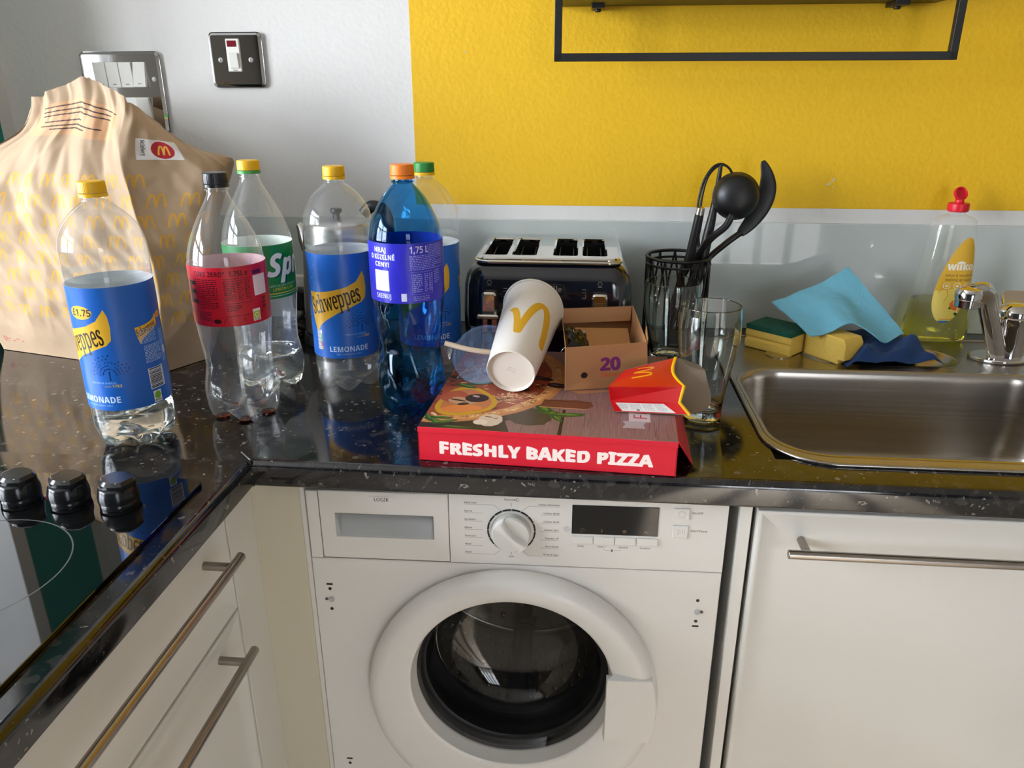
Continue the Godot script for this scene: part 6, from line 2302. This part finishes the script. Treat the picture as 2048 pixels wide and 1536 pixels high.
		part("locating_pin", s2, mat("pin_grey", Color8(90, 86, 82), 0.4, 0.8), so)
	# the door: dished ring, handle plate, dark seal, glass bowl
	var d := MB.new()
	var loops := []
	for q: Array in [[0.2020, 0.004, 0], [0.2030, 0.010, 0], [0.2025, 0.018, 0], [0.1985, 0.0255, 0], [0.1925, 0.0305, 0], [0.1850, 0.0325, 0.05], [0.1700, 0.0325, 0.3], [0.1560, 0.0310, 0.65], [0.1450, 0.0295, 0.95], [0.1415, 0.0285, 1], [0.1400, 0.0265, 1], [0.1385, 0.016, 1], [0.1350, 0.004, 1], [0.1330, -0.004, 1], [0.19, -0.004, 0], [0.2020, 0.004, 0]]:
		var row := PackedVector3Array()
		var m := dc.lerp(gc, q[2])
		for k in 97:
			row.append(Vector3(m.x + cos(TAU * k / 96) * q[0], m.y + sin(TAU * k / 96) * q[0], q[1]))
		loops.append(row)
	d.grid(loops.slice(0, 11), true, false)
	d.grid(loops.slice(10, 14), true, false)
	d.grid(loops.slice(13, 16), true, false)
	var door := part("door", d, white, t)
	var gk := MB.new()
	gk.xf = Transform3D(ax, Vector3(gc.x, gc.y, 0))
	gk.lathe(PackedVector2Array([Vector2(0.1366, 0.004), Vector2(0.134, 0.0065), Vector2(0.130, 0.003), Vector2(0.1325, -0.004), Vector2(0.131, -0.012), Vector2(0.126, -0.014), Vector2(0.1265, -0.03), Vector2(0.133, -0.04), Vector2(0.133, -0.06), Vector2(0.1245, -0.066), Vector2(0.1245, -0.078)]), 80, 60.0)
	part("seal", gk, rubber, t)
	var gb2 := MB.new()
	gb2.xf = Transform3D(ax, Vector3(gc.x, gc.y, 0))
	gb2.lathe(PackedVector2Array(smooth_profile([Vector2(0.1345, 0.009), Vector2(0.129, 0.002), Vector2(0.124, -0.008), Vector2(0.120, -0.03), Vector2(0.112, -0.055), Vector2(0.095, -0.075), Vector2(0.06, -0.088), Vector2(0.0, -0.093)], 4)), 72, 70.0)
	part("door_glass", gb2, clear_mat("door_glass", Color8(30, 30, 32), 0.22, 0.02), door)
	# handle plate laid across the right of the door
	var hp := MB.new()
	hp.xf = Transform3D(Basis.IDENTITY, Vector3(dc.x, dc.y, 0))
	# x from 0.129 to the rim, y from 0.4965 to 0.6045 in the machine's own measure
	var pl := PackedVector2Array([Vector2(0.1290, -0.0525), Vector2(0.1905, -0.0525)])
	for k in 9:
		var a := lerpf(-0.265, 0.279, k / 8.0)
		pl.append(Vector2.from_angle(a) * 0.1985)
	pl.append(Vector2(0.1290, 0.0545))
	hp.prism(pl, 0.0245, 0.0362, 0.0012)
	part("handle_plate", hp, white, door)
	var lipb := MB.new()
	lipb.xf = Transform3D(Basis.IDENTITY, Vector3(dc.x, dc.y, 0))
	lipb.slab(Vector3(0.1290, 0.0545, 0.0358), Vector3(0.166, 0.0545, 0.0358), Vector3(0.156, 0.0615, 0.029), Vector3(0.141, 0.0615, 0.029), 0.002)
	part("handle_lip", lipb, pale, door)
	# drum
	var dr := MB.new()
	dr.xf = Transform3D(ax, Vector3(uc.x, uc.y, 0))
	dr.lathe(PackedVector2Array([Vector2(0.0, -0.40), Vector2(0.06, -0.392), Vector2(0.215, -0.39), Vector2(0.225, -0.38), Vector2(0.225, -0.125), Vector2(0.215, -0.110), Vector2(0.135, -0.098), Vector2(0.1265, -0.092)]), 72, 50.0)
	var drum := part("drum", dr, mat("drum_steel", Color8(190, 184, 172), 0.25, 1.0), t)
	var rl := MB.new()
	var rp := PackedVector3Array()
	for k in 73:
		rp.append(Vector3(uc.x + cos(TAU * k / 72) * 0.1255, uc.y + sin(TAU * k / 72) * 0.1255, -0.088))
	rl.tube(rp, 0.0028, 8, false, 1.0, Vector3.ZERO, true)
	part("drum_rim", rl, mat("drum_steel", Color8(190, 184, 172), 0.25, 1.0), drum)
	var mm := MultiMesh.new()
	mm.transform_format = MultiMesh.TRANSFORM_3D
	var bump := SphereMesh.new()
	bump.radius = 0.0058
	bump.height = 0.0116
	bump.radial_segments = 10
	bump.rings = 5
	bump.material = mat("drum_steel", Color8(190, 184, 172), 0.25, 1.0)
	mm.mesh = bump
	var spots := []
	for r in 13:
		for k in 46:
			var a := TAU * (k + (r % 2) * 0.5) / 46
			spots.append(Transform3D(Basis.IDENTITY, Vector3(uc.x + cos(a) * 0.2235, uc.y + sin(a) * 0.2235, -0.135 - r * 0.0185)))
	for r in 5:
		for k in 10 + r * 7:
			var a := TAU * k / (10 + r * 7)
			var q := 0.07 + r * 0.03
			spots.append(Transform3D(Basis.IDENTITY, Vector3(uc.x + cos(a) * q, uc.y + sin(a) * q, -0.3895)))
	mm.instance_count = spots.size()
	for k in spots.size():
		mm.set_instance_transform(k, spots[k])
	var mi := MultiMeshInstance3D.new()
	mi.multimesh = mm
	mi.name = "drum_bumps"
	mi.set_meta("kind", "stuff")
	drum.add_child(mi)
	for k in 3:
		var a := 0.5 + TAU * k / 3
		var pb := MB.new()
		pb.xf = Transform3D(Basis(Vector3(0, 0, 1), a), Vector3(uc.x, uc.y, -0.25))
		pb.rbox(Vector3(0.2, 0, 0), Vector3(0.05, 0.04, 0.22), 0.015, 4)
		part("paddle", pb, mat("paddle_grey", Color8(60, 58, 58), 0.4), drum)


func tex_screen() -> Texture2D:
	return pic_screen()


# ---------------------------------------------------------------- the room
func room() -> void:
	var white := mat("wall_white", Color8(222, 221, 217), 0.75)
	relief(white, noise_tex(0.045, 2, 512, 4), 0.045, 3.0)
	var yellow := mat("yellow_paint", Color8(232, 184, 16), 0.62)
	relief(yellow, noise_tex(0.05, 6, 512, 4), 0.05, 3.2)
	var teal := mat("teal_paint", Color8(30, 140, 128), 0.6)
	var grey := mat("far_wall_paint", Color8(40, 42, 50), 0.8)
	var back := structure("wall_back", box(Vector3(0.015, 1.225, -0.06), Vector3(5.6, 2.45, 0.12), 0.0), white, "white back wall with a yellow painted upper part")
	part("yellow_paint", box(Vector3(0.031 + 1.34, 1.1428 + 0.655, 0.0002), Vector3(2.68, 1.31, 0.0008), 0.0), yellow, back)
	var scuff := mat("bare_plaster", Color8(206, 196, 170), 0.8)
	for q: Array in [[0.8075, 1.195, 0.010, 0.0032, 0.9], [0.8, 1.187, 0.011, 0.003, 0.4], [0.808, 1.181, 0.0035, 0.002, 0.2], [0.131, 1.413, 0.004, 0.003, 0.5], [0.96, 1.21, 0.002, 0.0015, 0.2]]:
		var sb := MB.new()
		sb.xf = Transform3D(Basis(Vector3(0, 0, 1), q[4]), Vector3(q[0], q[1], 0.0006))
		sb.prism(ell(Vector2.ZERO, q[2] * 0.5, q[3] * 0.5, 0.0, 12, 0.3), 0.0, 0.0003)
		part("chipped_paint", sb, scuff, back)
	part("grey_paint", box(Vector3(-1.44, 1.225, 0.0002), Vector3(1.12, 2.45, 0.0008), 0.0), mat("alcove_paint", Color8(128, 122, 118), 0.8), back)
	# short wall at the left end of the run: white by the corner, then teal, its end capped with a white trim; the room goes on beyond it
	var lx := -2.0
	var left := structure("wall_left", box(Vector3(LEFT - 0.055, 1.225, 0.1175), Vector3(0.11, 2.45, 0.235), 0.0), white, "short left wall, white by the corner and teal beyond")
	part("teal_paint", box(Vector3(LEFT + 0.0003, 1.68, 0.136), Vector3(0.0008, 1.54, 0.199), 0.0), teal, left)
	structure("trim_1", box(Vector3(LEFT - 0.052, 1.225, 0.2535), Vector3(0.122, 2.45, 0.034), 0.002), mat("trim_white", Color8(222, 222, 220), 0.4))
	# far left wall with a broad window
	var t := 0.14
	var wy0 := 0.95
	var wy1 := 2.2
	var wz0 := 0.55
	var wz1 := 2.45
	var lw := MB.new()
	for q: Array in [[0.0, 2.45, -0.12, wz0], [0.0, wy0, wz0, wz1], [wy1, 2.45, wz0, wz1], [0.0, 2.45, wz1, 4.3]]:
		lw.rbox(Vector3(lx - t / 2, (q[0] + q[1]) / 2, (q[2] + q[3]) / 2), Vector3(t, q[1] - q[0], q[3] - q[2]), 0.0)
	structure("wall_far_left", lw, mat("far_left_paint", Color8(170, 168, 162), 0.8))
	var upvc := mat("window_white", Color8(226, 226, 224), 0.35)
	var wf := MB.new()
	var wx := lx - 0.07
	for q: Array in [[wy0, wy0 + 0.06, wz0, wz1], [wy1 - 0.06, wy1, wz0, wz1], [wy0, wy1, wz0, wz0 + 0.06], [wy0, wy1, wz1 - 0.06, wz1]]:
		wf.rbox(Vector3(wx, (q[0] + q[1]) / 2, (q[2] + q[3]) / 2), Vector3(0.06, q[1] - q[0], q[3] - q[2]), 0.004)
	var win := structure("window_1", wf, upvc, "white framed window in the far left wall")
	part("mullion", box(Vector3(wx, (wy0 + wy1) / 2, (wz0 + wz1) / 2), Vector3(0.055, wy1 - wy0 - 0.12, 0.14), 0.004), upvc, win)
	part("transom", box(Vector3(wx, wy1 - 0.5, (wz0 + wz1) / 2), Vector3(0.05, 0.09, wz1 - wz0 - 0.12), 0.004), upvc, win)
	part("sill", box(Vector3(lx + 0.01, wy0 - 0.012, (wz0 + wz1) / 2), Vector3(0.19, 0.024, wz1 - wz0 + 0.06), 0.005), upvc, win)
	var pane := clear_mat("window_pane", Color(0.9, 0.95, 0.95), 0.02, 0.0)
	for k in 2:
		var z := lerpf(wz0, wz1, 0.263 + 0.474 * k)
		part("pane", box(Vector3(wx, (wy0 + wy1) / 2, z), Vector3(0.006, wy1 - wy0 - 0.12, (wz1 - wz0) / 2 - 0.13), 0.0), pane, win)
	# far wall behind the camera, with a glazed door to the right
	var fz := 4.3
	var fw := MB.new()
	var dx0 := 1.15
	var dx1 := 2.15
	for q: Array in [[lx - t, dx0, 0.0, 2.45], [dx0, dx1, 2.06, 2.45], [dx1, 2.8, 0.0, 2.45]]:
		fw.rbox(Vector3((q[0] + q[1]) / 2, (q[2] + q[3]) / 2, fz + 0.06), Vector3(q[1] - q[0], q[3] - q[2], 0.12), 0.0)
	structure("wall_front", fw, grey, "dark grey wall behind the camera")
	var df := MB.new()
	for q: Array in [[dx0, dx1, 2.0, 2.06], [dx0, dx1, 0.0, 0.10], [dx0, dx0 + 0.07, 0.0, 2.06], [dx1 - 0.07, dx1, 0.0, 2.06]]:
		df.rbox(Vector3((q[0] + q[1]) / 2, (q[2] + q[3]) / 2, fz + 0.05), Vector3(q[1] - q[0], q[3] - q[2], 0.05), 0.003)
	var door := structure("door_1", df, upvc, "white glazed door behind the camera")
	for k in 3:
		part("glazing_bar", box(Vector3(lerpf(dx0, dx1, 0.28 + 0.22 * k), 1.05, fz + 0.05), Vector3(0.06, 1.9, 0.04), 0.003), upvc, door)
	part("pane", box(Vector3((dx0 + dx1) / 2, 1.05, fz + 0.05), Vector3(dx1 - dx0 - 0.12, 1.9, 0.006), 0.0), pane, door)
	structure("wall_right", box(Vector3(2.76, 1.225, 2.12), Vector3(0.12, 2.45, 4.4), 0.0), mat("right_wall_paint", Color8(150, 146, 138), 0.8))
	structure("floor", box(Vector3(0.015, -0.05, 2.1), Vector3(5.7, 0.1, 4.7), 0.0), mat("floor_vinyl", Color8(206, 194, 176), 0.5))
	structure("ceiling", box(Vector3(0.015, 2.5, 2.1), Vector3(5.7, 0.1, 4.7), 0.0), mat("ceiling_white", Color8(206, 204, 200), 0.85))
	# back-painted glass splashback
	var sp := thing("splashback", "pale grey glass splashback panel along the foot of the back wall", "splashback", Vector3(0.97, 1.0132, 0.0045))
	var gm := mat("splash_glass", Color8(196, 204, 200), 0.03)
	gm.metallic_specular = 0.6
	part("panel", box(Vector3(0, 0, 0), Vector3(3.4, 0.2055, 0.007), 0.001), gm, sp)


func _ready() -> void:
	rng.seed = 7
	# camera
	var cam := Camera3D.new()
	cam.name = "camera"
	cam.fov = 53.2814
	cam.near = 0.02
	cam.far = 60.0
	cam.position = Vector3(0.3508, 1.3426, 1.4926)
	cam.rotation = Vector3(-0.3623, 0.0905, -0.0008)
	add_child(cam)
	cam.current = true
	# overcast daylight
	var env := Environment.new()
	var sky := Sky.new()
	var sm := ProceduralSkyMaterial.new()
	sm.sky_top_color = Color8(196, 208, 224)
	sm.sky_horizon_color = Color8(226, 230, 234)
	sm.ground_bottom_color = Color8(120, 118, 112)
	sm.ground_horizon_color = Color8(200, 202, 202)
	sm.sky_energy_multiplier = 3.0
	sm.ground_energy_multiplier = 2.0
	sky.sky_material = sm
	env.sky = sky
	env.background_mode = Environment.BG_SKY
	env.tonemap_mode = Environment.TONE_MAPPER_LINEAR
	env.tonemap_exposure = 1.0
	env.sdfgi_enabled = true
	env.ssao_enabled = true
	env.ssil_enabled = true
	var we := WorldEnvironment.new()
	we.name = "environment"
	we.environment = env
	add_child(we)
	# daylight through the left window and through the glazed door behind the camera
	var a := AreaLight3D.new()
	a.name = "window_daylight"
	a.area_size = Vector2(1.82, 1.16)
	a.area_normalize_energy = true
	a.light_energy = 17.5
	a.light_color = Color8(240, 246, 255)
	a.shadow_enabled = true
	a.position = Vector3(-2.0 - 0.17, 1.575, 1.5)
	a.rotation = Vector3(0, -PI / 2, 0)
	add_child(a)
	var d := AreaLight3D.new()
	d.name = "door_daylight"
	d.area_size = Vector2(0.9, 1.9)
	d.area_normalize_energy = true
	d.light_energy = 1.0
	d.light_color = Color8(246, 246, 250)
	d.shadow_enabled = true
	d.position = Vector3(1.65, 1.05, 4.40)
	d.rotation = Vector3(0, 0, 0)
	add_child(d)
	# low sun through the same door: a bright patch on the floor behind the camera throws warm light up at the cupboard fronts
	var sun := DirectionalLight3D.new()
	sun.name = "sun"
	sun.light_energy = 3.6
	sun.light_color = Color8(255, 244, 228)
	sun.light_angular_distance = 1.0
	sun.sky_mode = DirectionalLight3D.SKY_MODE_LIGHT_ONLY
	sun.shadow_enabled = true
	sun.basis = Basis.looking_at(Vector3(-0.21, -0.485, -0.85))
	add_child(sun)

	room()
	worktops()
	cabinets()
	washing_machine()
	sink()
	hob()
	bottles()
	paper_bag()
	pizza_box()
	toaster()
	kettle()
	nugget_box()
	drinks_cup()
	cup_lid_and_straw()
	fries_carton()
	utensils()
	pint_glass(Vector3(0.5295, 0.9105, 0.464), "clear pint glass standing by the fries carton and sink corner", 0.1645, 0.0405)
	pint_glass(Vector3(0.5055, 0.9105, 0.222), "clear drinking glass in front of the wire utensil holder", 0.1405, 0.0450)
	cloths_and_sponges()
	detergent()
	wall_plates()
	wall_shelf()
